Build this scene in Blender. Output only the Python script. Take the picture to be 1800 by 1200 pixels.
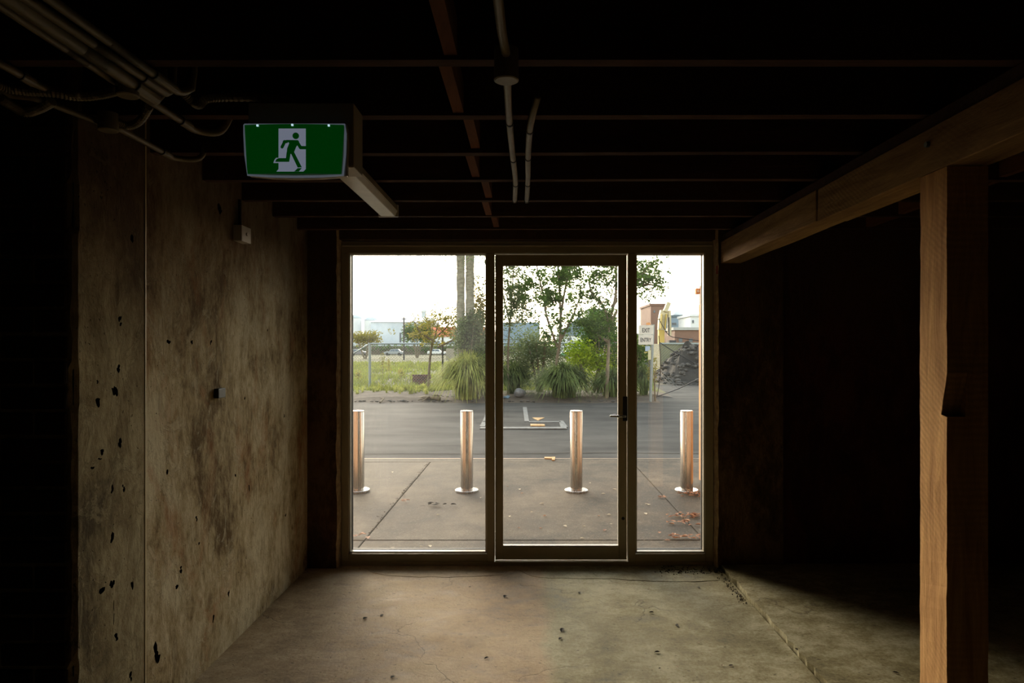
import bpy, bmesh, math, random
from mathutils import Vector, Matrix, noise
random.seed(7)
R = random.Random(11)
sc = bpy.context.scene
for o in list(bpy.data.objects): bpy.data.objects.remove(o)
F = 1150.0; CX = 925.0; CY = 612.0; H = 1.607      # focal length in px of the 1800 px frame, vanishing point, eye height

# ---------------------------------------------------------------- camera
cd = bpy.data.cameras.new('camera'); cam = bpy.data.objects.new('camera', cd); sc.collection.objects.link(cam)
cam.location = (0, 0, H); cam.rotation_euler = (math.pi/2, 0, 0)
cd.sensor_width = 36; cd.lens = F*36/1800; cd.shift_x = -25/1800; cd.shift_y = 12/1800
cd.clip_start = .02; cd.clip_end = 2000
sc.camera = cam
# ---------------------------------------------------------------- sky, sun, exposure
def hexc(r, g, b):
    f = lambda c: (c/255/12.92) if c/255 <= .04045 else ((c/255+.055)/1.055)**2.4
    return (f(r), f(g), f(b), 1)
w = bpy.data.worlds.new('sky'); sc.world = w; w.use_nodes = True
nt = w.node_tree; nt.nodes.clear()
out = nt.nodes.new('ShaderNodeOutputWorld'); bg = nt.nodes.new('ShaderNodeBackground')
sk_ = nt.nodes.new('ShaderNodeTexSky'); sk_.sky_type = 'NISHITA'; sk_.sun_disc = False       # hazy low sun ahead and to the left
sk_.sun_elevation = math.radians(18); sk_.sun_rotation = math.radians(-14); sk_.dust_density = 1.3; sk_.air_density = 2; sk_.ozone_density = 1
hs_ = nt.nodes.new('ShaderNodeHueSaturation'); hs_.inputs['Saturation'].default_value = .5
nt.links.new(sk_.outputs[0], hs_.inputs['Color']); nt.links.new(hs_.outputs[0], bg.inputs[0]); nt.links.new(bg.outputs[0], out.inputs[0])
bg.inputs[1].default_value = .70
sd = bpy.data.lights.new('sun', 'SUN'); sun = bpy.data.objects.new('sun', sd); sc.collection.objects.link(sun)
sd.energy = 2.4; sd.angle = math.radians(25); sd.color = (1.0, .84, .62)
AZ, EL = math.radians(-32), math.radians(19)       # hazy low sun ahead and to the left
dirv = Vector((math.sin(AZ)*math.cos(EL), math.cos(AZ)*math.cos(EL), math.sin(EL)))
sun.rotation_euler = dirv.to_track_quat('Z', 'Y').to_euler(); sun.location = dirv*60
vs = sc.view_settings; vs.view_transform = 'Standard'; vs.look = 'None'; vs.gamma = 1; vs.use_curve_mapping = False
vs.exposure = 0.0
cy = sc.cycles
cy.use_denoising = True; cy.use_adaptive_sampling = True; cy.adaptive_threshold = .04; cy.max_bounces = 6; cy.diffuse_bounces = 3; cy.transparent_max_bounces = 24; cy.glossy_bounces = 3
cy.caustics_reflective = False; cy.caustics_refractive = False; cy.sample_clamp_indirect = 6

# ---------------------------------------------------------------- helpers
def wx(px, D): return (px-CX)*D/F
def wz(py, D): return H-(py-CY)*D/F
def P(px, py, D): return Vector((wx(px, D), D, wz(py, D)))
def G(px, py, z=0.0):                                # point where a sight line meets the level z
    D = (H-z)*F/(py-CY); return Vector((wx(px, D), D, z))
def C(z, px, py):                                    # point on a ceiling level z above
    D = (z-H)*F/(CY-py); return Vector((wx(px, D), D, z))

def N(nt, t, **kw):
    n = nt.nodes.new(t)
    for k, v in kw.items():
        if k.startswith('i_'):
            key = k[2:]; key = int(key) if key.isdigit() else key.replace('_', ' ')
            n.inputs[key].default_value = v
        else: setattr(n, k, v)
    return n
def ramp(nt, fac, stops):
    r = nt.nodes.new('ShaderNodeValToRGB'); el = r.color_ramp.elements
    el[0].position, el[0].color = stops[0]; el[1].position, el[1].color = stops[-1]
    for p, c in stops[1:-1]:
        x = el.new(p); x.color = c
    nt.links.new(fac, r.inputs[0]); return r.outputs[0]
def newmat(name):
    m = bpy.data.materials.new(name); m.use_nodes = True; nt = m.node_tree
    b = nt.nodes['Principled BSDF']; return m, nt, b
def noise_out(nt, vec, scale, detail=6, rough=.6, dist=0, stretch=None):
    if stretch:
        mp = nt.nodes.new('ShaderNodeMapping'); mp.inputs['Scale'].default_value = stretch
        nt.links.new(vec, mp.inputs[0]); vec = mp.outputs[0]
    n = nt.nodes.new('ShaderNodeTexNoise'); n.inputs['Scale'].default_value = scale; n.inputs['Detail'].default_value = detail
    n.inputs['Roughness'].default_value = rough; n.inputs['Distortion'].default_value = dist
    nt.links.new(vec, n.inputs['Vector']); return n.outputs['Fac']
def mixc(nt, fac, a, b, mode='MIX'):
    m = nt.nodes.new('ShaderNodeMix'); m.data_type = 'RGBA'; m.blend_type = mode
    for s, v in ((0, fac), (6, a), (7, b)):
        if hasattr(v, 'links') or isinstance(v, bpy.types.NodeSocket): nt.links.new(v, m.inputs[s])
        else: m.inputs[s].default_value = v
    return m.outputs[2]
def math_(nt, op, a, b=None, clamp=False):
    m = nt.nodes.new('ShaderNodeMath'); m.operation = op; m.use_clamp = clamp
    for s, v in ((0, a), (1, b)):
        if v is None: continue
        if isinstance(v, bpy.types.NodeSocket): nt.links.new(v, m.inputs[s])
        else: m.inputs[s].default_value = v
    return m.outputs[0]
def bump(nt, b, h, strength, dist=.01):
    bp = nt.nodes.new('ShaderNodeBump'); bp.inputs['Strength'].default_value = strength; bp.inputs['Distance'].default_value = dist
    nt.links.new(h, bp.inputs['Height']); nt.links.new(bp.outputs[0], b.inputs['Normal'])
def pos(nt): return nt.nodes.new('ShaderNodeNewGeometry').outputs['Position']
def objc(nt): return nt.nodes.new('ShaderNodeTexCoord').outputs['Object']

def noisy(name, c1, c2, scale=8, rough=.8, bumps=.2, bscale=40, metal=0, stretch=None, rnd=0.0, world=True, spec=None, dist=0, bdist=.01):
    m, nt, b = newmat(name); v = pos(nt) if world else objc(nt)
    f = noise_out(nt, v, scale, 8, .65, dist, stretch)
    col = ramp(nt, f, [(.3, c1), (.7, c2)])
    if rnd:
        oi = nt.nodes.new('ShaderNodeObjectInfo')
        col = mixc(nt, math_(nt, 'MULTIPLY', oi.outputs['Random'], rnd), col, (0.02, .015, .01, 1))
    nt.links.new(col, b.inputs['Base Color'])
    b.inputs['Roughness'].default_value = rough; b.inputs['Metallic'].default_value = metal
    if spec is not None: b.inputs['Specular IOR Level'].default_value = spec
    if bumps: bump(nt, b, noise_out(nt, v, bscale, 6, .7, 0, stretch), bumps, bdist)
    return m
def plain(name, c, rough=.5, metal=0, emit=None, es=0, spec=None):
    m, nt, b = newmat(name)
    v = objc(nt); f = noise_out(nt, v, 14, 4)
    k = .88
    nt.links.new(ramp(nt, f, [(.35, (c[0]*k, c[1]*k, c[2]*k, 1)), (.7, c)]), b.inputs['Base Color'])
    b.inputs['Roughness'].default_value = rough; b.inputs['Metallic'].default_value = metal
    if spec is not None: b.inputs['Specular IOR Level'].default_value = spec
    if emit: b.inputs['Emission Color'].default_value = emit; b.inputs['Emission Strength'].default_value = es
    return m
def leafmat(name, c1, c2, scale=3, trans=.45):
    m, nt, b = newmat(name)
    f = noise_out(nt, pos(nt), scale, 5)
    col = ramp(nt, f, [(.35, c1), (.65, c2)])
    nt.links.new(col, b.inputs['Base Color']); b.inputs['Roughness'].default_value = .6; b.inputs['Specular IOR Level'].default_value = .25
    t = nt.nodes.new('ShaderNodeBsdfTranslucent'); nt.links.new(col, t.inputs[0])
    ms = nt.nodes.new('ShaderNodeMixShader'); ms.inputs[0].default_value = trans
    nt.links.new(b.outputs[0], ms.inputs[1]); nt.links.new(t.outputs[0], ms.inputs[2])
    nt.links.new(ms.outputs[0], nt.nodes['Material Output'].inputs[0])
    return m

M = {}
# --- old plaster wall
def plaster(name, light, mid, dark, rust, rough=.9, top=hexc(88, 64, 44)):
    m, nt, b = newmat(name); v = pos(nt)
    a = noise_out(nt, v, 1.7, 8, .68, .6, (1, 1, .6)); c = noise_out(nt, v, 7, 10, .72, .4, (1, 1, .5)); d = noise_out(nt, v, 38, 8, .7, 0, (1, 1, .45))
    s = math_(nt, 'ADD', math_(nt, 'MULTIPLY', a, .45), math_(nt, 'ADD', math_(nt, 'MULTIPLY', c, .35), math_(nt, 'MULTIPLY', d, .20)))
    col = ramp(nt, s, [(.42, dark), (.49, mid), (.56, light)])
    rf = ramp(nt, noise_out(nt, v, 2.6, 7, .7, .8, (1, 1, .5)), [(.53, (0, 0, 0, 1)), (.66, (1, 1, 1, 1))])
    col = mixc(nt, math_(nt, 'MULTIPLY', rf, .55), col, rust)
    # peeled paler flakes
    fl = ramp(nt, noise_out(nt, v, 5.2, 12, .78, 1.2, (1, 1, .7)), [(.555, (0, 0, 0, 1)), (.58, (1, 1, 1, 1))])
    col = mixc(nt, math_(nt, 'MULTIPLY', fl, .42), col, light)
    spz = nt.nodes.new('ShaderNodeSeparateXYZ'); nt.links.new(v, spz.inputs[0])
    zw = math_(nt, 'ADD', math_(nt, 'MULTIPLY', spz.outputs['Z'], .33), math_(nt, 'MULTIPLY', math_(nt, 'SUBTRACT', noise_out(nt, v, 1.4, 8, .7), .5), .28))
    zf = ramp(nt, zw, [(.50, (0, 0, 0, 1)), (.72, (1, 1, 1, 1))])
    col = mixc(nt, math_(nt, 'MULTIPLY', zf, .72), col, top)  # browner plaster up high, which also carries the upper wall's shade in its colour
    # small dark chips, taller than wide
    vo = nt.nodes.new('ShaderNodeTexVoronoi'); mp = nt.nodes.new('ShaderNodeMapping'); mp.inputs['Scale'].default_value = (9, 9, 4.5)
    nv = nt.nodes.new('ShaderNodeVectorMath'); nv.operation = 'ADD'
    n3 = nt.nodes.new('ShaderNodeTexNoise'); n3.inputs['Scale'].default_value = 25; nt.links.new(v, n3.inputs['Vector'])
    sc_ = nt.nodes.new('ShaderNodeVectorMath'); sc_.operation = 'SCALE'; sc_.inputs[3].default_value = .05
    nt.links.new(n3.outputs['Color'], sc_.inputs[0]); nt.links.new(v, nv.inputs[0]); nt.links.new(sc_.outputs[0], nv.inputs[1])
    nt.links.new(nv.outputs[0], mp.inputs[0]); nt.links.new(mp.outputs[0], vo.inputs['Vector'])
    chip = ramp(nt, vo.outputs['Distance'], [(.07, (1, 1, 1, 1)), (.14, (0, 0, 0, 1))])
    pm = ramp(nt, noise_out(nt, v, 3.1, 3), [(.46, (0, 0, 0, 1)), (.6, (1, 1, 1, 1))])
    chip = math_(nt, 'MULTIPLY', chip, pm)
    col = mixc(nt, math_(nt, 'MULTIPLY', chip, .8), col, (dark[0]*.25, dark[1]*.25, dark[2]*.25, 1))
    nt.links.new(col, b.inputs['Base Color']); b.inputs['Roughness'].default_value = rough; b.inputs['Specular IOR Level'].default_value = .2
    h = math_(nt, 'ADD', math_(nt, 'MULTIPLY', c, .8), math_(nt, 'ADD', math_(nt, 'MULTIPLY', d, .35), math_(nt, 'ADD', math_(nt, 'MULTIPLY', fl, .08), math_(nt, 'MULTIPLY', chip, -.5))))
    bump(nt, b, h, .8, .02)
    return m
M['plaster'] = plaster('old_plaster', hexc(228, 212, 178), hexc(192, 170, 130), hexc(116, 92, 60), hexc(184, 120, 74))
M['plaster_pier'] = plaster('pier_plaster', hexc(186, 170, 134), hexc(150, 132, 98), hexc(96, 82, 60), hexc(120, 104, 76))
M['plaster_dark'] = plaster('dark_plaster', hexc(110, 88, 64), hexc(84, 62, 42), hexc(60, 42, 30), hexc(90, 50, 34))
M['lit_plaster_edge'] = noisy('lit_broken_plaster_edge', hexc(150, 118, 84), hexc(206, 180, 140), 22, .9, .6, 60)  # broken edge coloured paler than the nib, to carry the daylight on it
M['redwall'] = plaster('red_brown_wall', hexc(88, 52, 38), hexc(70, 38, 28), hexc(52, 28, 22), hexc(92, 44, 30))
M['brick'] = noisy('dark_brick', hexc(50, 34, 26), hexc(70, 48, 34), 12, .9, .6, 60, rnd=.7)
M['mortar'] = noisy('mortar', hexc(24, 20, 17), hexc(34, 28, 22), 20, .95, .4, 80)
M['dark'] = noisy('dark_wall', hexc(40, 32, 26), hexc(54, 44, 36), 4, .95, .3, 30)
M['hole'] = noisy('pit_inside', hexc(40, 30, 22), hexc(62, 46, 32), 30, 1, .5, 90)

# --- worn concrete floor
def concrete_floor():
    m, nt, b = newmat('worn_concrete_floor'); v = pos(nt)
    a = noise_out(nt, v, 1.3, 8, .65, .5); c = noise_out(nt, v, 6.5, 10, .7, .3, (1, 1.6, 1)); d = noise_out(nt, v, 60, 6, .75)
    s = math_(nt, 'ADD', math_(nt, 'MULTIPLY', a, .4), math_(nt, 'ADD', math_(nt, 'MULTIPLY', c, .35), math_(nt, 'MULTIPLY', d, .25)))
    warm = ramp(nt, s, [(.38, hexc(118, 94, 68)), (.48, hexc(176, 150, 116)), (.58, hexc(206, 184, 150))])
    green = ramp(nt, s, [(.39, hexc(98, 90, 58)), (.48, hexc(152, 142, 104)), (.58, hexc(200, 194, 162))])
    sp = nt.nodes.new('ShaderNodeSeparateXYZ'); nt.links.new(v, sp.inputs[0])
    wob = math_(nt, 'ADD', sp.outputs['X'], math_(nt, 'MULTIPLY', math_(nt, 'SUBTRACT', noise_out(nt, v, 2.2, 6, .7), .5), .28))
    g = ramp(nt, math_(nt, 'MULTIPLY', wob, .5, True), [(.045, (0, 0, 0, 1)), (.085, (1, 1, 1, 1))])
    col = mixc(nt, g, warm, green)
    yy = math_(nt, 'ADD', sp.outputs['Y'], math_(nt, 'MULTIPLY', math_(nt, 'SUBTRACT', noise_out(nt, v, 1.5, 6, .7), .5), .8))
    old = ramp(nt, math_(nt, 'MULTIPLY', yy, .2, True), [(.44, (1, 1, 1, 1)), (.56, (0, 0, 0, 1))])  # unseen floor towards the camera darkened to cut bounce light, not by age
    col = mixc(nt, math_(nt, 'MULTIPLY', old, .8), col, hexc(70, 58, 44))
    # moss-dark patches
    mo = ramp(nt, noise_out(nt, v, 1.9, 7, .7, .7), [(.54, (0, 0, 0, 1)), (.7, (1, 1, 1, 1))])
    col = mixc(nt, math_(nt, 'MULTIPLY', mo, .28), col, hexc(84, 78, 54))
    # hairline cracks
    vo = nt.nodes.new('ShaderNodeTexVoronoi'); vo.feature = 'DISTANCE_TO_EDGE'; vo.inputs['Scale'].default_value = .9
    nv = nt.nodes.new('ShaderNodeVectorMath'); nv.operation = 'ADD'
    n3 = nt.nodes.new('ShaderNodeTexNoise'); n3.inputs['Scale'].default_value = 3; n3.inputs['Detail'].default_value = 8; nt.links.new(v, n3.inputs['Vector'])
    s3 = nt.nodes.new('ShaderNodeVectorMath'); s3.operation = 'SCALE'; s3.inputs[3].default_value = .5
    nt.links.new(n3.outputs['Color'], s3.inputs[0]); nt.links.new(v, nv.inputs[0]); nt.links.new(s3.outputs[0], nv.inputs[1]); nt.links.new(nv.outputs[0], vo.inputs['Vector'])
    cr = ramp(nt, vo.outputs['Distance'], [(.001, (1, 1, 1, 1)), (.005, (0, 0, 0, 1))])
    gate = ramp(nt, noise_out(nt, v, 1.1, 3), [(.47, (0, 0, 0, 1)), (.52, (1, 1, 1, 1))])
    cr = math_(nt, 'MULTIPLY', cr, gate)
    pit = ramp(nt, noise_out(nt, v, 34, 3, .5, 0, (1, 1.5, 1)), [(.66, (0, 0, 0, 1)), (.70, (1, 1, 1, 1))])
    dk = math_(nt, 'MAXIMUM', math_(nt, 'MULTIPLY', cr, .5), math_(nt, 'MULTIPLY', pit, .6))
    col = mixc(nt, dk, col, hexc(50, 42, 30))
    nt.links.new(col, b.inputs['Base Color'])
    nt.links.new(ramp(nt, c, [(.3, (.6, .6, .6, 1)), (.7, (.9, .9, .9, 1))]), b.inputs['Roughness']); b.inputs['Specular IOR Level'].default_value = .3
    h = math_(nt, 'ADD', math_(nt, 'MULTIPLY', c, .7), math_(nt, 'ADD', math_(nt, 'MULTIPLY', d, .35), math_(nt, 'MULTIPLY', dk, -.5)))
    bump(nt, b, h, .55, .012)
    return m
M['floor'] = concrete_floor()
def pavement_mat():
    m, nt, b = newmat('pavement_concrete'); v = pos(nt)
    a = noise_out(nt, v, 1.1, 8, .68, .4); c = noise_out(nt, v, 70, 4, .8); d = noise_out(nt, v, 6, 8, .75)
    s_ = math_(nt, 'ADD', math_(nt, 'MULTIPLY', a, .5), math_(nt, 'ADD', math_(nt, 'MULTIPLY', c, .3), math_(nt, 'MULTIPLY', d, .2)))
    col = ramp(nt, s_, [(.42, hexc(42, 34, 25)), (.5, hexc(70, 59, 45)), (.58, hexc(104, 90, 71))])
    sp = nt.nodes.new('ShaderNodeSeparateXYZ'); nt.links.new(v, sp.inputs[0])
    wx_ = math_(nt, 'ADD', math_(nt, 'MULTIPLY', sp.outputs['X'], -.16), math_(nt, 'ADD', math_(nt, 'MULTIPLY', sp.outputs['Y'], .05), math_(nt, 'MULTIPLY', a, .5)))
    lf = ramp(nt, wx_, [(.45, (0, 0, 0, 1)), (.95, (1, 1, 1, 1))])
    col = mixc(nt, math_(nt, 'MULTIPLY', lf, .45), col, hexc(104, 93, 76))
    gr_ = ramp(nt, noise_out(nt, v, 45, 3, .85), [(.56, (0, 0, 0, 1)), (.66, (1, 1, 1, 1))])
    col = mixc(nt, math_(nt, 'MULTIPLY', gr_, .45), col, hexc(150, 138, 118))
    nt.links.new(col, b.inputs['Base Color']); b.inputs['Roughness'].default_value = .8; b.inputs['Specular IOR Level'].default_value = .3
    bump(nt, b, c, .9, .006); return m
M['pave'] = pavement_mat()
def asphalt():
    m, nt, b = newmat('asphalt'); v = pos(nt)
    a = noise_out(nt, v, .9, 7, .65, .3, (.5, 1.3, 1)); d = noise_out(nt, v, 90, 3, .8)
    s = math_(nt, 'ADD', math_(nt, 'MULTIPLY', a, .7), math_(nt, 'MULTIPLY', d, .3))
    nt.links.new(ramp(nt, s, [(.40, hexc(44, 43, 42)), (.60, hexc(80, 78, 74))]), b.inputs['Base Color'])
    b.inputs['Roughness'].default_value = .85; b.inputs['Specular IOR Level'].default_value = .15
    bump(nt, b, d, .5, .006); return m
M['asphalt'] = asphalt()
M['dirt'] = noisy('bare_dirt', hexc(60, 50, 40), hexc(98, 85, 70), 1.5, .95, .6, 14, bdist=.04)
M['field'] = noisy('weedy_field_soil', hexc(78, 68, 50), hexc(92, 96, 48), .22, .95, .5, 6, bdist=.05)
M['paint_white'] = noisy('worn_white_road_paint', hexc(84, 84, 82), hexc(128, 128, 125), 9, .7, 0)
M['paint_yellow'] = noisy('worn_yellow_road_paint', hexc(176, 128, 72), hexc(206, 170, 116), 9, .7, 0)

# --- timber
def timber(name, c1, c2, axis, saw=0.0):
    m, nt, b = newmat(name); v = pos(nt)
    st = {'X': (.12, 1, 1), 'Y': (1, .12, 1), 'Z': (1, 1, .12)}[axis]
    g = noise_out(nt, v, 26, 8, .7, .8, st); big = noise_out(nt, v, 4, 5, .6, 0, st)
    s = math_(nt, 'ADD', math_(nt, 'MULTIPLY', g, .55), math_(nt, 'MULTIPLY', big, .45))
    col = ramp(nt, s, [(.36, c1), (.62, c2)]); h = s
    if saw:
        mp = nt.nodes.new('ShaderNodeMapping'); mp.inputs['Rotation'].default_value = (math.radians(-38), 0, 0); nt.links.new(v, mp.inputs[0])
        wv = nt.nodes.new('ShaderNodeTexWave'); wv.bands_direction = 'Z'; wv.inputs['Scale'].default_value = 17; wv.inputs['Distortion'].default_value = 2.2
        wv.inputs['Detail'].default_value = 4; wv.inputs['Detail Scale'].default_value = 2
        nt.links.new(mp.outputs[0], wv.inputs['Vector'])
        mask = ramp(nt, noise_out(nt, v, 2.2, 3), [(.42, (0, 0, 0, 1)), (.62, (1, 1, 1, 1))])
        sw = math_(nt, 'MULTIPLY', math_(nt, 'MULTIPLY', wv.outputs['Fac'], mask), saw)
        col = mixc(nt, sw, col, (c1[0]*.45, c1[1]*.45, c1[2]*.45, 1))
        h = math_(nt, 'SUBTRACT', s, math_(nt, 'MULTIPLY', sw, .4))
    nt.links.new(col, b.inputs['Base Color']); b.inputs['Roughness'].default_value = .85; b.inputs['Specular IOR Level'].default_value = .25
    bump(nt, b, h, .6, .01); return m
M['post'] = timber('rough_sawn_post', hexc(160, 114, 68), hexc(226, 178, 118), 'Z', .24)
M['beam'] = timber('rough_sawn_beam', hexc(134, 102, 66), hexc(196, 162, 114), 'Y', .3)
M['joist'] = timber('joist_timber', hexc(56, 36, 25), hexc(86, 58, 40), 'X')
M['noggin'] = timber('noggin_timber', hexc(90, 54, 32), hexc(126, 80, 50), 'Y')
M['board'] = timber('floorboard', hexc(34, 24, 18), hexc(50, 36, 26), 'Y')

M['alu'] = noisy('cream_powder_coated_aluminium', hexc(150, 138, 112), hexc(164, 152, 126), 3, .42, .05, 90)
M['alu_in'] = noisy('frame_bead', hexc(196, 188, 172), hexc(212, 204, 190), 3, .35, .05, 90)
M['gasket'] = plain('black_gasket', hexc(22, 20, 20), .6)
M['chrome'] = plain('satin_chrome', hexc(200, 200, 202), .22, 1)
def steel():
    m, nt, b = newmat('brushed_stainless'); v = objc(nt)
    f = noise_out(nt, v, 60, 4, .7, 0, (1, 1, .01)); g = noise_out(nt, v, 30, 3, .6, 0, (1, 1, 14))
    nt.links.new(ramp(nt, f, [(.38, hexc(150, 140, 130)), (.62, hexc(212, 206, 200))]), b.inputs['Base Color'])
    b.inputs['Metallic'].default_value = 1
    nt.links.new(ramp(nt, f, [(.4, (.34, .34, .34, 1)), (.6, (.18, .18, .18, 1))]), b.inputs['Roughness'])
    bump(nt, b, g, .05, .002); return m
M['steel'] = steel()
M['pvc'] = noisy('grey_pvc_conduit', hexc(112, 100, 78), hexc(140, 128, 102), 10, .45, 0, world=False)
M['saddle'] = plain('dark_saddle', hexc(60, 54, 44), .5)
M['white'] = plain('white_plastic', hexc(214, 208, 196), .4)
M['cream'] = plain('cream_plastic', hexc(190, 176, 150), .45)
M['diffuser'] = plain('ribbed_diffuser', hexc(226, 218, 200), .3)
M['black'] = plain('black_plastic', hexc(20, 18, 18), .5)
M['red'] = plain('red_tape', hexc(170, 36, 30), .6)
M['sign_green'] = plain('lit_green_panel', hexc(0, 66, 16), .25, 0, hexc(0, 100, 22), .16)
M['sign_white'] = plain('lit_white_panel', hexc(170, 180, 196), .3, 0, hexc(190, 200, 225), .24)
M['led'] = plain('small_led', hexc(200, 230, 240), .3, 0, hexc(200, 235, 245), .8)

def glassmat(name, dust):
    m, nt, b = newmat(name); nt.nodes.remove(b)
    tr = nt.nodes.new('ShaderNodeBsdfTransparent'); gl = nt.nodes.new('ShaderNodeBsdfGlossy'); gl.inputs['Roughness'].default_value = 0.0
    tr.inputs[0].default_value = (.985, .99, .985, 1)
    fr = nt.nodes.new('ShaderNodeFresnel'); fr.inputs['IOR'].default_value = 1.45
    m1 = nt.nodes.new('ShaderNodeMixShader'); nt.links.new(fr.outputs[0], m1.inputs[0]); nt.links.new(tr.outputs[0], m1.inputs[1]); nt.links.new(gl.outputs[0], m1.inputs[2])
    df = nt.nodes.new('ShaderNodeBsdfTranslucent'); df.inputs[0].default_value = (.9, .92, .95, 1)
    v = pos(nt); n = noise_out(nt, v, 1.6, 8, .7, 1.2)
    sm = ramp(nt, n, [(.42, (0, 0, 0, 1)), (.72, (1, 1, 1, 1))])
    fac = math_(nt, 'ADD', math_(nt, 'MULTIPLY', sm, dust), dust*.35)
    m2 = nt.nodes.new('ShaderNodeMixShader'); nt.links.new(fac, m2.inputs[0]); nt.links.new(m1.outputs[0], m2.inputs[1]); nt.links.new(df.outputs[0], m2.inputs[2])
    nt.links.new(m2.outputs[0], nt.nodes['Material Output'].inputs[0]); return m
M['glass_l'] = glassmat('dusty_glass', .014); M['glass_r'] = glassmat('cleaner_glass', .006)

M['grass1'] = leafmat('long_grass_yellow', hexc(112, 124, 44), hexc(190, 190, 110), 2.5)
M['grass2'] = leafmat('long_grass_dark', hexc(44, 62, 26), hexc(136, 152, 88), 2.5)
M['grass3'] = leafmat('short_grass', hexc(104, 104, 50), hexc(150, 160, 70), .9)
M['leaf_dark'] = leafmat('leaf_dark_green', hexc(52, 76, 30), hexc(98, 126, 52), 2)
M['leaf_mid'] = leafmat('leaf_mid_green', hexc(46, 81, 28), hexc(85, 124, 46), 2)
M['leaf_lime'] = leafmat('leaf_lime', hexc(128, 160, 24), hexc(186, 204, 56), 2)
M['leaf_yellow'] = leafmat('leaf_yellowing', hexc(117, 117, 46), hexc(160, 148, 74), 2)
M['leaf_grey'] = leafmat('leaf_grey_green', hexc(81, 96, 62), hexc(124, 137, 96), 2)
M['bark'] = noisy('bark', hexc(92, 80, 64), hexc(140, 126, 104), 8, .9, .6, 24, stretch=(1, 1, .4))
M['palm'] = noisy('palm_trunk', hexc(112, 108, 92), hexc(168, 164, 146), 7, .95, .7, 16, stretch=(1, 1, 2.2), bdist=.05)
M['rock'] = noisy('pale_rock', hexc(88, 86, 84), hexc(136, 136, 136), 6, .9, .6, 22, bdist=.03)
M['rubble'] = noisy('rubble', hexc(42, 39, 36), hexc(96, 92, 86), 5, .95, .5, 14)
M['galv'] = plain('galvanised_steel', hexc(140, 150, 152), .45, .6)
M['orange'] = noisy('orange_timber', hexc(196, 124, 66), hexc(226, 164, 106), 5, .7, .2, 40, stretch=(1, 1, .2))
M['dryleaf'] = leafmat('dry_leaf', hexc(120, 64, 34), hexc(190, 140, 100), 30, .2)
M['paleleaf'] = leafmat('pale_dry_leaf', hexc(180, 160, 130), hexc(222, 208, 180), 30, .2)
M['darkdebris'] = noisy('dark_debris', hexc(34, 28, 20), hexc(60, 50, 36), 40, .9, .3)

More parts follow.
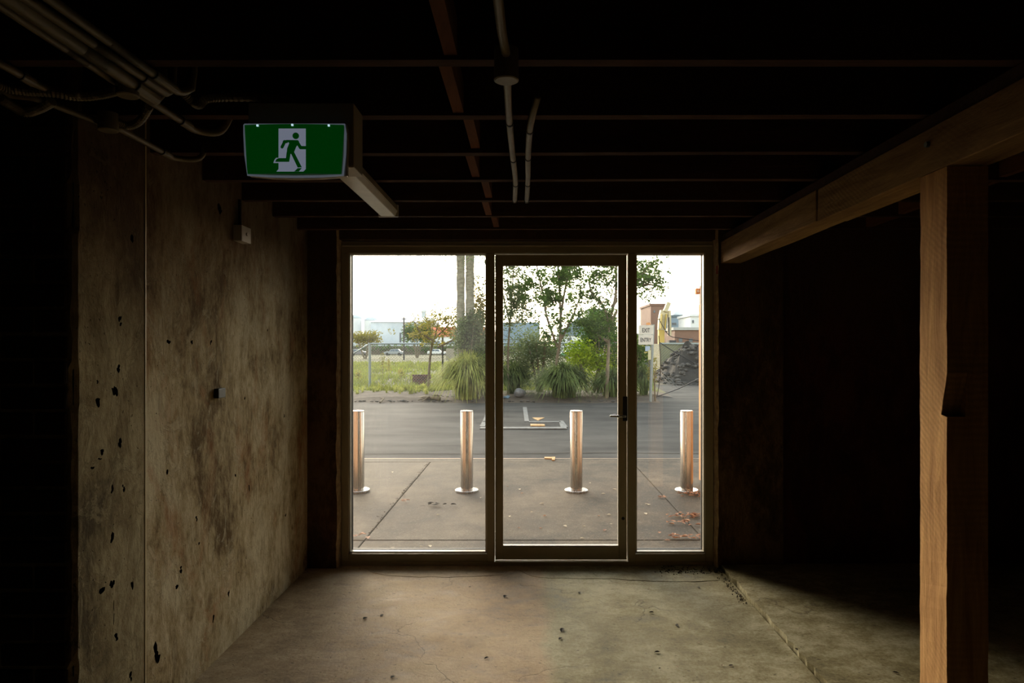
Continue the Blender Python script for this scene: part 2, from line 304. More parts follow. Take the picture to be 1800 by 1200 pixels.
def smooth(me):
    me.polygons.foreach_set('use_smooth', [True]*len(me.polygons))
class MB:
    def __init__(s): s.v = []; s.f = []; s.mi = []
    def add(s, vs, fs, mi=0):
        n = len(s.v); s.v += [tuple(v) for v in vs]; s.f += [tuple(i+n for i in f) for f in fs]; s.mi += [mi]*len(fs); return s
    def box(s, x0, x1, y0, y1, z0, z1, mi=0):
        v = [(x, y, z) for z in (z0, z1) for y in (y0, y1) for x in (x0, x1)]
        return s.add(v, [(0, 2, 3, 1), (4, 5, 7, 6), (0, 1, 5, 4), (2, 6, 7, 3), (0, 4, 6, 2), (1, 3, 7, 5)], mi)
    def hexa(s, v, mi=0):   # 8 verts ordered as box
        return s.add(v, [(0, 2, 3, 1), (4, 5, 7, 6), (0, 1, 5, 4), (2, 6, 7, 3), (0, 4, 6, 2), (1, 3, 7, 5)], mi)
    def prism(s, poly, y0, y1, axis='Y', mi=0):     # polygon (a,b) extruded along an axis
        n = len(poly)
        mk = {'Y': lambda a, b, t: (a, t, b), 'X': lambda a, b, t: (t, a, b), 'Z': lambda a, b, t: (a, b, t)}[axis]
        v = [mk(a, b, y0) for a, b in poly]+[mk(a, b, y1) for a, b in poly]
        return s.add(v, [tuple(range(n)), tuple(range(2*n-1, n-1, -1))]+[(i, i+n, (i+1) % n+n, (i+1) % n) for i in range(n)], mi)
    def tube(s, pts, r, seg=8, caps=True, mi=0):
        pts = [Vector(p) for p in pts]; rs = r if isinstance(r, (list, tuple)) else [r]*len(pts)
        n0 = len(s.v); vs = []
        up = None
        for i, p in enumerate(pts):
            d = (pts[min(i+1, len(pts)-1)]-pts[max(i-1, 0)]).normalized()
            if up is None: up = Vector((0, 0, 1)) if abs(d.z) < .9 else Vector((1, 0, 0))
            a = d.cross(up).normalized(); bb = a.cross(d).normalized(); up = bb
            for k in range(seg):
                t = 2*math.pi*k/seg; vs.append(p+(a*math.cos(t)+bb*math.sin(t))*rs[i])
        fs = [(i*seg+k, i*seg+(k+1) % seg, (i+1)*seg+(k+1) % seg, (i+1)*seg+k) for i in range(len(pts)-1) for k in range(seg)]
        if caps: fs += [tuple(range(seg-1, -1, -1)), tuple((len(pts)-1)*seg+k for k in range(seg))]
        return s.add(vs, fs, mi)
    def lathe(s, prof, cx, cy, seg=32, mi=0):        # prof of (r,z)
        vs = [(cx+r*math.cos(2*math.pi*k/seg), cy+r*math.sin(2*math.pi*k/seg), z) for r, z in prof for k in range(seg)]
        n = len(prof)
        fs = [(i*seg+k, i*seg+(k+1) % seg, (i+1)*seg+(k+1) % seg, (i+1)*seg+k) for i in range(n-1) for k in range(seg)]
        fs += [tuple(range(seg-1, -1, -1)), tuple((n-1)*seg+k for k in range(seg))]
        return s.add(vs, fs, mi)
    def ico(s, c, r, sub=1, jit=.25, sc_=(1, 1, 1), rr=R, mi=0):
        bm = bmesh.new(); bmesh.ops.create_icosphere(bm, subdivisions=sub, radius=1)
        vs = [Vector((v.co.x*sc_[0], v.co.y*sc_[1], v.co.z*sc_[2]))*r*(1+rr.uniform(-jit, jit))+Vector(c) for v in bm.verts]
        fs = [tuple(v.index for v in f.verts) for f in bm.faces]; bm.free()
        return s.add(vs, fs, mi)
    def build(s, name, mat, parent=None, sm=False, bev=0, origin=None):
        off = Vector((0, 0, 0))
        if parent is not None:
            off = Vector(parent['_w'])
        elif origin is not None: off = Vector(origin)
        me = bpy.data.meshes.new(name); me.from_pydata([tuple(Vector(v)-off) for v in s.v], [], s.f)
        mats = mat if isinstance(mat, (list, tuple)) else [mat]
        for m_ in mats: me.materials.append(m_)
        if len(mats) > 1: me.polygons.foreach_set('material_index', s.mi)
        me.update()
        o = bpy.data.objects.new(name, me); sc.collection.objects.link(o)
        o['_w'] = tuple(off)
        if parent is not None: o.parent = parent
        else: o.location = off
        if sm: smooth(me)
        if bev:
            b = o.modifiers.new('bevel', 'BEVEL'); b.width = bev; b.segments = 2; b.limit_method = 'ANGLE'
        return o
def tag(o, label=None, cat=None, group=None, kind=None):
    if label: o['label'] = label
    if cat: o['category'] = cat
    if group: o['group'] = group
    if kind: o['kind'] = kind
    return o
def root(name, loc, label=None, cat=None, group=None, kind=None):
    o = bpy.data.objects.new(name, None); sc.collection.objects.link(o); o.location = loc; o['_w'] = tuple(loc)
    o.empty_display_size = .1
    return tag(o, label, cat, group, kind)
def copytree(o, delta, parent=None):
    c = o.copy(); sc.collection.objects.link(c)
    if parent is None: c.location = o.location+Vector(delta)
    else: c.parent = parent
    for ch in o.children: copytree(ch, delta, c)
    return c
def boolean(o, cutter_mb, mat):
    me = bpy.data.meshes.new('cut'); me.from_pydata([tuple(Vector(v)-Vector(o['_w'])) for v in cutter_mb.v], [], cutter_mb.f); me.materials.append(mat)
    c = bpy.data.objects.new('cut', me); sc.collection.objects.link(c)
    if o.parent: c.parent = o.parent
    c.location = o.location
    bm = bmesh.new(); bm.from_mesh(me); bmesh.ops.recalc_face_normals(bm, faces=bm.faces); bm.to_mesh(me); bm.free()
    bm = bmesh.new(); bm.from_mesh(o.data); bmesh.ops.recalc_face_normals(bm, faces=bm.faces); bm.to_mesh(o.data); bm.free()
    m = o.modifiers.new('b', 'BOOLEAN'); m.operation = 'DIFFERENCE'; m.object = c; m.solver = 'EXACT'; m.material_mode = 'TRANSFER'; m.use_self = True
    bpy.context.view_layer.update()
    dg = bpy.context.evaluated_depsgraph_get()
    new = bpy.data.meshes.new_from_object(o.evaluated_get(dg)); o.modifiers.remove(m); o.data = new
    bpy.data.objects.remove(c)

# =================================================================== ROOM SHELL
ZC = 2.66; TOP = 5.2
# floor: main slab in front of the glass, raised slab to the right (its left edge broken away)
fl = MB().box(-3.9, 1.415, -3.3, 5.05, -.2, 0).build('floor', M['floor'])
tag(fl, 'stained bare concrete floor in front of the glass door', 'floor', kind='structure')
mb = MB(); ys = [4.80-i*.05 for i in range(0, 163)]
edge = [(1.42+R.uniform(-.008, .008)+(.008 if R.random() < .07 else 0), y) for y in ys]
for i in range(len(edge)-1):
    (xa, ya), (xb, yb) = edge[i], edge[i+1]
    v = [(xb, yb, -.2), (4.6, yb, -.2), (xa, ya, -.2), (4.6, ya, -.2), (xb+.004, yb, .028), (4.6, yb, .028), (xa+.004, ya, .028), (4.6, ya, .028)]
    mb.hexa(v)
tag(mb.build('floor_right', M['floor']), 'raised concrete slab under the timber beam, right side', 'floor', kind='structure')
# left plaster wall with pits
def on_left(px, py, x=-1.6):
    Y = -x*F/(CX-px); return Vector((x, Y, H-(py-CY)*Y/F))
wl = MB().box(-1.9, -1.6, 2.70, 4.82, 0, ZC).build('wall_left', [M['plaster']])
tag(wl, 'long tan plaster wall on the left, stained and pitted', 'wall', kind='structure')
cut = MB()
def pit(px, py, w_, h_, x=-1.6):
    c = on_left(px, py, x); k = c.y/F
    for j in range(3):
        q = c+Vector((-.004, R.uniform(-.4, .4)*w_*k*1.2, R.uniform(-.45, .45)*h_*k))
        cut.ico(q, 1, 1, .42, (.012+.01*R.random(), w_*k*.62, h_*k*.36))
for a in [(296, 603, 8, 10), (337, 603, 5, 9), (371, 604, 4, 9), (385, 366, 12, 18), (295, 827, 5, 12), (414, 835, 3, 8), (276, 1148, 12, 30), (345, 912, 5, 8), (318, 1002, 6, 10),
          (502, 907, 4, 6), (312, 1030, 8, 8), (402, 1045, 4, 14), (375, 1085, 4, 14), (438, 855, 3, 12), (470, 580, 3, 6), (430, 700, 3, 5), (500, 730, 3, 5), (350, 955, 4, 5)]:
    pit(*a)
boolean(wl, cut, M['hole'])
# pier at the near end of the wall, slightly proud
mb = MB(); zz = [i*.03 for i in range(89)]; xp = -1.585
ring = []
for z in zz:
    j1, j2 = noise.noise(Vector((0, 3, z*9)))*.010+(-.014 if noise.noise(Vector((4, 1, z*3.1))) > .28 else 0), noise.noise(Vector((5, 3, z*7)))*.004
    ring.append([(-1.9, 2.30, z), (xp-.014+j1, 2.30+.0, z), (xp-.0+j1*.3, 2.315-j1*.8, z), (xp+.002, 2.45, z), (xp+.001, 2.6, z), (xp, 2.728+j2, z), (xp-.012, 2.738, z), (-1.9, 2.738, z)])
n = 8; vs_ = [p for r_ in ring for p in r_]
fs_ = [(i*n+k, i*n+(k+1) % n, (i+1)*n+(k+1) % n, (i+1)*n+k) for i in range(len(zz)-1) for k in range(n)]
fs_ += [tuple(range(n-1, -1, -1)), tuple((len(zz)-1)*n+k for k in range(n))]
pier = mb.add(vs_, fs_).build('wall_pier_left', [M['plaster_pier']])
tag(pier, 'pitted plaster pier at the near end of the left wall', 'wall', kind='structure')
cut = MB()
for a in [(232, 424, 8, 16), (210, 563, 8, 16), (208, 648, 9, 14), (201, 695, 10, 34), (174, 708, 9, 22), (171, 672, 3, 6), (211, 780, 8, 18), (180, 790, 8, 12), (197, 864, 6, 16), (216, 857, 5, 10), (198, 945, 9, 20),
          (176, 1038, 12, 16), (196, 1030, 8, 16), (232, 1025, 5, 20), (203, 1118, 7, 14), (162, 821, 5, 7), (199, 1075, 2, 34), (175, 805, 6, 5), (230, 1188, 5, 14)]:
    pit(*a, x=xp)
boolean(pier, cut, M['hole'])
MB().box(xp-.001, xp+.0026, 2.718, 2.726, 0, 2.63).build('lit_edge_strip', plain('painted_lit_edge', hexc(226, 206, 160), .5), pier)  # pale strip added for the lit line along the pier's arris
# dark brick return facing the camera, left of the pier
mo = MB().box(-3.7, -1.60, 2.312, 2.6, 0, ZC).build('wall_brick', M['mortar'])
tag(mo, 'unlit dark brick wall facing the camera at the left edge', 'wall', kind='structure')
bmeshes = {}
def brick_mesh(L):
    if L in bmeshes: return bmeshes[L]
    m_ = MB().box(-L/2, L/2, 0, .03, 0, .076); me = bpy.data.meshes.new('brick'); me.from_pydata(m_.v, [], m_.f); me.materials.append(M['brick'])
    bm = bmesh.new(); bm.from_mesh(me); bmesh.ops.bevel(bm, geom=bm.edges[:], offset=.004, segments=1, affect='EDGES'); bm.to_mesh(me); bm.free()
    bmeshes[L] = me; return me
course = 0.090; z = wz(364.6, 2.29) % course - .076
row = 0; zc = z
while zc < ZC-.02:
    if zc > -.02:
        L = .23 if row % 2 == 0 else .112
        x = -1.612-L/2 - (0 if row % 2 == 0 else 0)
        while x > -2.15:
            b = bpy.data.objects.new('brick', brick_mesh(L)); sc.collection.objects.link(b); b.parent = mo
            b.location = (x, 2.290+R.uniform(-.004, .004), max(zc, 0)); x -= L+.012
    row += 1; zc += course
# nib between the left wall and the frame, with a broken edge
def nib(name, xa, xb, y0, y1, mat, edge_side, label):
    mb = MB(); ring = []
    zz = [i*.035 for i in range(int(2.62/.035)+1)]
    for z in zz:
        j = noise.noise(Vector((xa, 7, z*11)))*.008+noise.noise(Vector((xb, 2, z*31)))*.004
        if edge_side == 1: ring.append([(xa, y0, z), (xb-.012+j, y0, z), (xb+j*.6, y0+.014, z), (xb, y1, z), (xa, y1, z)])
        else: ring.append([(xb, y1, z), (xa, y1, z), (xa+j*.6, y0+.014, z), (xa+.012+j, y0, z), (xb, y0, z)])
    n = 5; v = [p for r_ in ring for p in r_]
    f = [(i*n+k, i*n+(k+1) % n, (i+1)*n+(k+1) % n, (i+1)*n+k) for i in range(len(zz)-1) for k in range(n)]
    f += [tuple(range(n-1, -1, -1)), tuple((len(zz)-1)*n+k for k in range(n))]
    mb.add(v, f); mb.mi = [1 if (i < (len(zz)-1)*n and i % n in (1, 2)) else 0 for i in range(len(f))]
    o = mb.build(name, [mat, M['lit_plaster_edge']]); tag(o, label, 'wall', kind='structure'); return o
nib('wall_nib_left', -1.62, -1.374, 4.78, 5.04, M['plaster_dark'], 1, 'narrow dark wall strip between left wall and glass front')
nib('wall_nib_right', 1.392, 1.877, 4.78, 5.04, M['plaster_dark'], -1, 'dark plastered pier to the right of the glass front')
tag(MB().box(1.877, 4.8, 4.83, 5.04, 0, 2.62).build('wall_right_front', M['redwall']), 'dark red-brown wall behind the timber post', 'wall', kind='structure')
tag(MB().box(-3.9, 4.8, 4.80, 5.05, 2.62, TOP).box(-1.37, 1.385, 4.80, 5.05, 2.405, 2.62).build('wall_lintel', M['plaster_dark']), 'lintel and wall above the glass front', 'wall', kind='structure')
tag(MB().box(-3.9, -1.62, 4.82, 5.05, 0, 2.62).build('wall_front_left', M['dark']), 'front wall beyond the left plaster wall', 'wall', kind='structure')
tag(MB().box(-3.95, -3.7, -3.5, 5.05, 0, ZC).build('wall_far_left', M['dark']), 'dark side wall left of the camera', 'wall', kind='structure')
tag(MB().box(4.6, 4.8, -3.5, 4.83, 0, ZC).build('wall_right', M['dark']), 'dark side wall far right', 'wall', kind='structure')
tag(MB().box(-3.95, 4.8, -3.5, -3.3, 0, ZC).build('wall_back', M['dark']), 'dark wall behind the camera', 'wall', kind='structure')

M['facade'] = noisy('warm_rendered_facade', hexc(150, 114, 86), hexc(184, 148, 116), 3, .8, .4, 30)
tag(MB().box(-13, -1.40, 5.052, 5.09, -.03, TOP).box(1.41, 13, 5.052, 5.09, -.03, TOP).box(-1.40, 1.41, 5.052, 5.09, 2.42, TOP).build('wall_facade', M['facade']), 'warm orange-brown street face of the building', 'wall', kind='structure')
# ceiling: boards on joists, noggins between
ceil = root('ceiling', (0, 0, 2.437), 'dark open timber ceiling of joists and boards', 'ceiling', kind='structure')
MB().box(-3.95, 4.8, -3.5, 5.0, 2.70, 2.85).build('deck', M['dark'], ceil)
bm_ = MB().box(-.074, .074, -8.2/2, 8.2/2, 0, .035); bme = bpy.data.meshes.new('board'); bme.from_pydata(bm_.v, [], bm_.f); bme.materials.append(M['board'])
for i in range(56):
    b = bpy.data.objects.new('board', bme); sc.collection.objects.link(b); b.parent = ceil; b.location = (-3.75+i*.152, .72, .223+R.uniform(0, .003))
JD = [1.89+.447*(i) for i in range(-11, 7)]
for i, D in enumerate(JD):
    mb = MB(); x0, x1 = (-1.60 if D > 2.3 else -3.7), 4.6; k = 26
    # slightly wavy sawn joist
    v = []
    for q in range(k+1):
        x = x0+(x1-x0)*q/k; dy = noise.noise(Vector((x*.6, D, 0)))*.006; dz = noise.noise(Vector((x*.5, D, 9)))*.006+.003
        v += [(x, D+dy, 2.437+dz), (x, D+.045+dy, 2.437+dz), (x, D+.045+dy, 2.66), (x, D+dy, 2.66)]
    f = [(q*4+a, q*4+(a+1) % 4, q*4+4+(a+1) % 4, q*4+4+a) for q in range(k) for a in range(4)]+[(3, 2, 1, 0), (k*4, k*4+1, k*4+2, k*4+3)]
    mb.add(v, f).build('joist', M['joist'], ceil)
nx = [-.25, -.218, -.242, -.215, -.248, -.21, -.236, -.208]
for i, D in enumerate(JD[9:17]):
    x = nx[i % 8]; MB().box(x-.019, x+.019, D+.046, D+.446, 2.452+R.uniform(-.008, .01), 2.56).build('noggin', M['noggin'], ceil)
    x = x+2.6; MB().box(x-.019, x+.019, D+.046, D+.446, 2.452, 2.56).build('noggin', M['noggin'], ceil)

# =================================================================== GLASS FRONT
FY0, FY1 = 4.85, 4.96
def fx(px): return wx(px, FY0)
def fz(py): return wz(py, FY0)
zt, zs, z0 = fz(424), fz(972), 0.0
xl, xr = -1.372, 1.388
glh, glb = fz(445), fz(972)
tr = root('trim_1', (0, FY0, 0), 'cream aluminium frame holding the glass front', 'frame', kind='structure')
MB().box(xl, xr, FY0, FY1, fz(445), zt).build('head_rail', M['alu'], tr, bev=.003)
MB().box(xl, fx(612.5), FY0, FY1, .026, fz(445)).build('jamb', M['alu'], tr, bev=.003)
MB().box(fx(1240), xr, FY0, FY1, .026, fz(445)).build('jamb', M['alu'], tr, bev=.003)
MB().box(fx(856), fx(869), FY0-.004, FY1, .026, fz(445)).build('mullion', M['alu'], tr, bev=.003)
MB().box(fx(1104), fx(1117), FY0-.004, FY1, .026, fz(445)).build('mullion', M['alu'], tr, bev=.003)
MB().box(xl, xr, FY0-.006, FY1+.03, -.002, .026).build('threshold', M['alu'], tr, bev=.002)
MB().box(fx(612.5), fx(856), FY0, FY1, .026, fz(974)).build('sill_rail', M['alu'], tr, bev=.003)
MB().box(fx(1117), fx(1240), FY0, FY1, .026, fz(974)).build('sill_rail', M['alu'], tr, bev=.003)
MB().box(xl+.01, xr-.01, FY0-.007, FY0+.002, fz(433), fz(431)).build('head_bead', M['alu_in'], tr)
def sidelight(name, pa, pb, gm, label):
    r_ = root(name, (fx((pa+pb)/2), FY0, fz(972)), label, 'window', kind='structure')
    a, b = fx(pa), fx(pb); y0, y1 = FY0+.055, FY0+.085
    t = .012
    mb = MB().box(a, a+t, y0-.05, y1, glb, glh).box(b-t, b, y0-.05, y1, glb, glh).box(a, b, y0-.03, y1, glh-.006, glh).box(a, b, y0-.05, y1, glb, glb+t)
    mb.build('bead', M['alu_in'], r_)
    MB().box(a+t, a+t+.003, y0-.003, y1-.005, glb+t, glh-.006).box(b-t-.003, b-t, y0-.003, y1-.005, glb+t, glh-.006).box(a+t, b-t, y0-.003, y1-.005, glb+t, glb+t+.003).build('gasket', M['gasket'], r_)
    MB().box(a+.008, b-.008, y0+.008, y0+.0145, glb+.006, glh-.003).build('pane', gm, r_)
sidelight('window_1', 612.5, 856, M['glass_l'], 'wide fixed glass panel left of the door')
sidelight('window_2', 1117, 1240, M['glass_r'], 'narrow fixed glass panel right of the door')
dr = root('door_1', (fx(986), FY0, .02), 'framed glass door with a lever handle', 'door', kind='structure')
dy0, dy1 = FY0+.022, FY0+.067
da, db = fx(870.5), fx(1102.5); dzt, dzb = fz(447), fz(985)
MB().box(da, fx(884), dy0, dy1, dzb, dzt).build('stile', M['alu'], dr, bev=.002)
MB().box(fx(1089), db, dy0, dy1, dzb, dzt).build('stile', M['alu'], dr, bev=.002)
MB().box(fx(884), fx(1089), dy0, dy1, fz(466), dzt).build('top_rail', M['alu'], dr, bev=.002)
MB().box(fx(884), fx(1089), dy0, dy1, dzb, fz(963)).build('bottom_rail', M['alu'], dr, bev=.002)
MB().box(fx(884), fx(1089), dy0+.012, dy1, fz(964), fz(961)).box(fx(1087.5), fx(1089), dy0+.006, dy1, fz(961), fz(466)).build('bead', M['alu_in'], dr)
MB().box(fx(883), fx(1090), dy0+.024, dy0+.0305, fz(964), fz(465)).build('pane', M['glass_r'], dr)
lk_ = MB().box(fx(1095.5), fx(1103), dy0-.012, dy0, fz(740), fz(697)).build('lock_plate', M['gasket'], dr, bev=.003)
h0 = P(1098, 731, dy0-.045)
h = MB().tube([(fx(1098.5), dy0-.01, fz(731)), (fx(1098.5), dy0-.05, fz(731))], .010, 12)
h.tube([(fx(1099), dy0-.05, fz(731)), (fx(1090), dy0-.055, fz(731)), (fx(1071.5), dy0-.055, fz(730))], [.010, .009, .007], 12).build('lever_handle', M['chrome'], lk_, sm=True)
MB().tube([(fx(1096), dy0-.006, fz(912)), (fx(1096), dy0+.001, fz(912))], .012, 16).build('lock_cylinder', M['gasket'], dr)
# red tape end below the beam
tag(MB().box(1.388, 1.396, 4.772, 4.779, wz(482, 4.8), wz(468, 4.8)).build('tape', M['red']), 'scrap of red tape on the wall edge below the beam end', 'tape')

# =================================================================== TIMBER BEAM AND POST
def timber_y(name, x0, x1, y0, y1, z0, z1, mat, seed=0, amp=.004):
    mb = MB(); k = max(6, int((y1-y0)/.12)); v = []
    def nn(a, y): return noise.noise(Vector((a+seed, y*1.7, seed*3)))*amp
    for q in range(k+1):
        y = y0+(y1-y0)*q/k
        v += [(x0+nn(1, y), y, z0+nn(2, y)), (x1+nn(3, y), y, z0+nn(4, y)), (x1+nn(5, y), y, z1), (x0+nn(6, y), y, z1)]
    f = [(q*4+a, q*4+(a+1) % 4, q*4+4+(a+1) % 4, q*4+4+a) for q in range(k) for a in range(4)]+[(3, 2, 1, 0), (k*4, k*4+1, k*4+2, k*4+3)]
    return mb.add(v, f).build(name, mat, origin=(x0, y0, z0), bev=.004)
tag(timber_y('timber_beam', 1.42, 1.565, 3.205, 4.775, 2.227, 2.383, M['beam'], 1), 'rough-sawn ceiling beam length that reaches the glass front', 'beam', kind='thing')
b2 = tag(timber_y('timber_beam', 1.422, 1.567, -3.25, 3.192, 2.225, 2.383, M['beam'], 5), 'rough-sawn ceiling beam length resting on the timber post', 'beam', kind='thing')
tag(timber_y('packing_timber', 1.435, 1.555, -3.25, 4.775, 2.384, 2.436, M['joist'], 8, .002), 'dark packing timber lying between the beam and the joists', 'beam', kind='thing')
bolt = on_left(1,1) if False else Vector((1.42, 1.42*F/(1631-CX), 0)); bolt.z = wz(254, bolt.y)
MB().tube([(1.428, bolt.y, bolt.z), (1.411, bolt.y, bolt.z)], .010, 10).build('bolt', M['galv'], b2)
mb = MB(); zz = [-.0+i*.04 for i in range(0, 56)]+[2.222]; v = []
px0, px1, py0, py1 = 1.422, 1.562, 2.212, 2.362
for z in zz:
    j = [noise.noise(Vector((a, z*2.3, 4)))*.003+noise.noise(Vector((a, z*14, 2)))*.0022 for a in range(8)]
    v += [(px0+j[0], py0+j[1], z), (px1+j[2], py0+j[3], z), (px1+j[4], py1, z), (px0+j[5], py1+j[6], z)]
k = len(zz)-1
f = [(q*4+a, q*4+(a+1) % 4, q*4+4+(a+1) % 4, q*4+4+a) for q in range(k) for a in range(4)]+[(3, 2, 1, 0), (k*4, k*4+1, k*4+2, k*4+3)]
post = mb.add([(a, b, c+.028) if c == 0 else (a, b, c) for a, b, c in v], f).build('timber_post', [M['post']], origin=(1.49, 2.29, 0))
tag(post, 'upright rough-sawn timber post carrying the ceiling beam', 'post', kind='thing')
za, zb = wz(650, 2.2), wz(733, 2.2)
cut = MB(); cut.hexa([(px0-.02, py0-.02, zb-.004), (px0+.062, py0-.02, zb), (px0-.02, py0+.032, zb+.006), (px0+.062, py0+.032, zb), (px0-.02, py0-.02, za), (px0+.07, py0-.02, za), (px0-.02, py0-.003, za), (px0+.07, py0-.003, za)])
boolean(post, cut, M['post'])

# =================================================================== EXIT SIGN
SD = 2.15
def S(zx, zy): return (wx(400+zx/5.453, SD), wz(180+zy/5.453, SD))
def bulge(x):   # curved face
    c = wx(518, SD); return SD-.012*(1-((x-c)/.175)**2)
sg = root('exit_sign', (wx(518, SD), SD+.04, 2.437), 'box-shaped green and white running man exit sign hung from the joists', 'sign')
def curved(poly_rows, y_off, thick=.0015):
    """rows of (xl, xr, z) filled with a sheet following the bulge"""
    mb = MB(); n = 16
    v = []; m = len(poly_rows)
    for (a, b, z_) in poly_rows:
        for i in range(n+1):
            x = a+(b-a)*i/n; v.append((x, bulge(x)+y_off, z_))
    for (a, b, z_) in poly_rows:
        for i in range(n+1):
            x = a+(b-a)*i/n; v.append((x, bulge(x)+y_off+thick, z_))
    f = []; o_ = m*(n+1)
    for r_ in range(m-1):
        for i in range(n):
            q = r_*(n+1)+i; f.append((q, q+1, q+n+2, q+n+1)); f.append((o_+q, o_+q+n+1, o_+q+n+2, o_+q+1))
    return mb.add(v, f)
def prow(t):   # panel rows: t 0 top .. 1 bottom
    xl_, zt_ = S(165+27*t, 218); xr_, _ = S(1117-27*t, 218); return xl_, xr_
rows = []
for i in range(9):
    t = i/8; a, b = prow(t); rows.append((a, b, S(0, 218+470*t)[1]))
curved(rows, 0).build('green_panel', M['sign_green'], sg, sm=True)
# bottom lip bows down like the photo's
hb = MB(); bx0, bz0 = S(155, 118); bx1, bz1 = S(1187, 745)
mbx = MB(); c_ = wx(518, SD)
body = [(S(155, 0)[0], S(0, 200)[1]), (S(1140, 0)[0], S(0, 200)[1]), (S(1148, 0)[0], S(0, 400)[1]), (S(1140, 0)[0], S(0, 705)[1]), (S(900, 0)[0], S(0, 722)[1]), (S(640, 0)[0], S(0, 728)[1]), (S(400, 0)[0], S(0, 720)[1]), (S(190, 0)[0], S(0, 698)[1]), (S(163, 0)[0], S(0, 400)[1])]
MB().prism(body, SD+.004, SD+.028).build('housing', M['white'], sg, bev=.004)
# rim round the panel
def rim(a, b, w_):
    return None
rm = MB(); pts = [S(160, 212), S(1122, 212), S(1128, 300), S(1122, 500), S(1104, 695), S(900, 712), S(640, 718), S(400, 712), S(196, 694), S(170, 500), S(160, 300)]
rm.tube([(x, bulge(x)+.004, z) for x, z in pts]+[(pts[0][0], bulge(pts[0][0])+.004, pts[0][1])], .0042, 8)
rm.build('rim', plain('light_bleeding_rim', hexc(200, 204, 210), .35, 0, hexc(190, 205, 225), .10), sg, sm=True)
MB().box(S(160, 0)[0], S(1187, 0)[0], SD+.029, SD+.15, S(0, 745)[1]+.05, 2.425).build('mounting_box', M['cream'], sg, bev=.004)
for zx in (297, 635, 978):
    x, z = S(zx, 229); MB().box(x-.003, x+.003, bulge(x)-.004, bulge(x), z-.003, z+.003).build('led', M['led'], sg)
def layer(polys, off, th=.0012):
    mb = MB()
    for p in polys:
        q = [S(*a) for a in p]; n = len(q)
        # subdivide nothing; the bulge is small: give each vertex its own depth
        v = [(x, bulge(x)-off-th, z) for x, z in q]+[(x, bulge(x)-off, z) for x, z in q]
        mb.add(v, [tuple(range(n)), tuple(range(2*n-1, n-1, -1))]+[(i, i+n, (i+1) % n+n, (i+1) % n) for i in range(n)])
    return mb
def strip(pts, w_):
    out = []
    for (a, b) in zip(pts, pts[1:]):
        d = Vector((b[0]-a[0], b[1]-a[1])); d.normalize(); nrm = Vector((-d.y, d.x))*w_/2
        out.append([(a[0]+nrm.x, a[1]+nrm.y), (b[0]+nrm.x, b[1]+nrm.y), (b[0]-nrm.x, b[1]-nrm.y), (a[0]-nrm.x, a[1]-nrm.y)])
    return out
def disc(c, r, n=20): return [(c[0]+r*math.cos(2*math.pi*i/n), c[1]+r*math.sin(2*math.pi*i/n)) for i in range(n)]
white = [[(503, 263), (762, 263), (762, 648), (738, 672), (482, 672), (503, 648)], [(453, 590), (462, 562), (480, 541), (506, 541), (506, 590)]]
layer(white, .0008).build('doorway_pictogram', M['sign_white'], sg)
man = [disc((669, 334), 31), [(580, 373), (683, 375), (700, 400), (672, 440), (652, 490), (646, 508), (583, 500), (588, 452), (608, 405)]]
man += strip([(583, 388), (562, 392), (538, 440)], 28)+[disc((562, 390), 16), disc((538, 440), 14), disc((583, 388), 14)]
man += strip([(682, 392), (714, 446), (768, 446)], 30)+[disc((714, 446), 15), disc((684, 390), 15)]
man += [[(618, 490), (650, 482), (726, 632), (688, 636)], [(582, 490), (622, 490), (606, 580), (576, 548)], [(612, 545), (606, 581), (472, 580), (484, 556), (506, 546), (580, 546)]]
man += [[(655, 673), (688, 642), (726, 640), (697, 673)]]
for i_, p in enumerate(man): pass
layer(man, .0022).build('running_man_pictogram', M['sign_green'], sg)

# =================================================================== BATTEN LIGHT
bt = root('batten_light', (-.77, 3.16, 2.43), 'unlit surface-mounted strip light running away behind the exit sign', 'light')
xb = -.795
MB().prism([(xb-.05, 2.432), (xb+.05, 2.432), (xb+.056, 2.395), (xb-.056, 2.395)], 2.56, 3.77).build('body', M['cream'], bt, bev=.002)
MB().prism([(xb-.054, 2.3945), (xb+.054, 2.3945), (xb+.040, 2.366), (xb-.040, 2.366)], 2.565, 3.765).build('diffuser', M['diffuser'], bt, bev=.003)
MB().box(xb-.057, xb+.057, 3.765, 3.785, 2.364, 2.434).build('end_cap', M['white'], bt, bev=.003)
MB().box(xb-.057, xb+.057, 2.545, 2.565, 2.364, 2.434).build('end_cap', M['white'], bt, bev=.003)

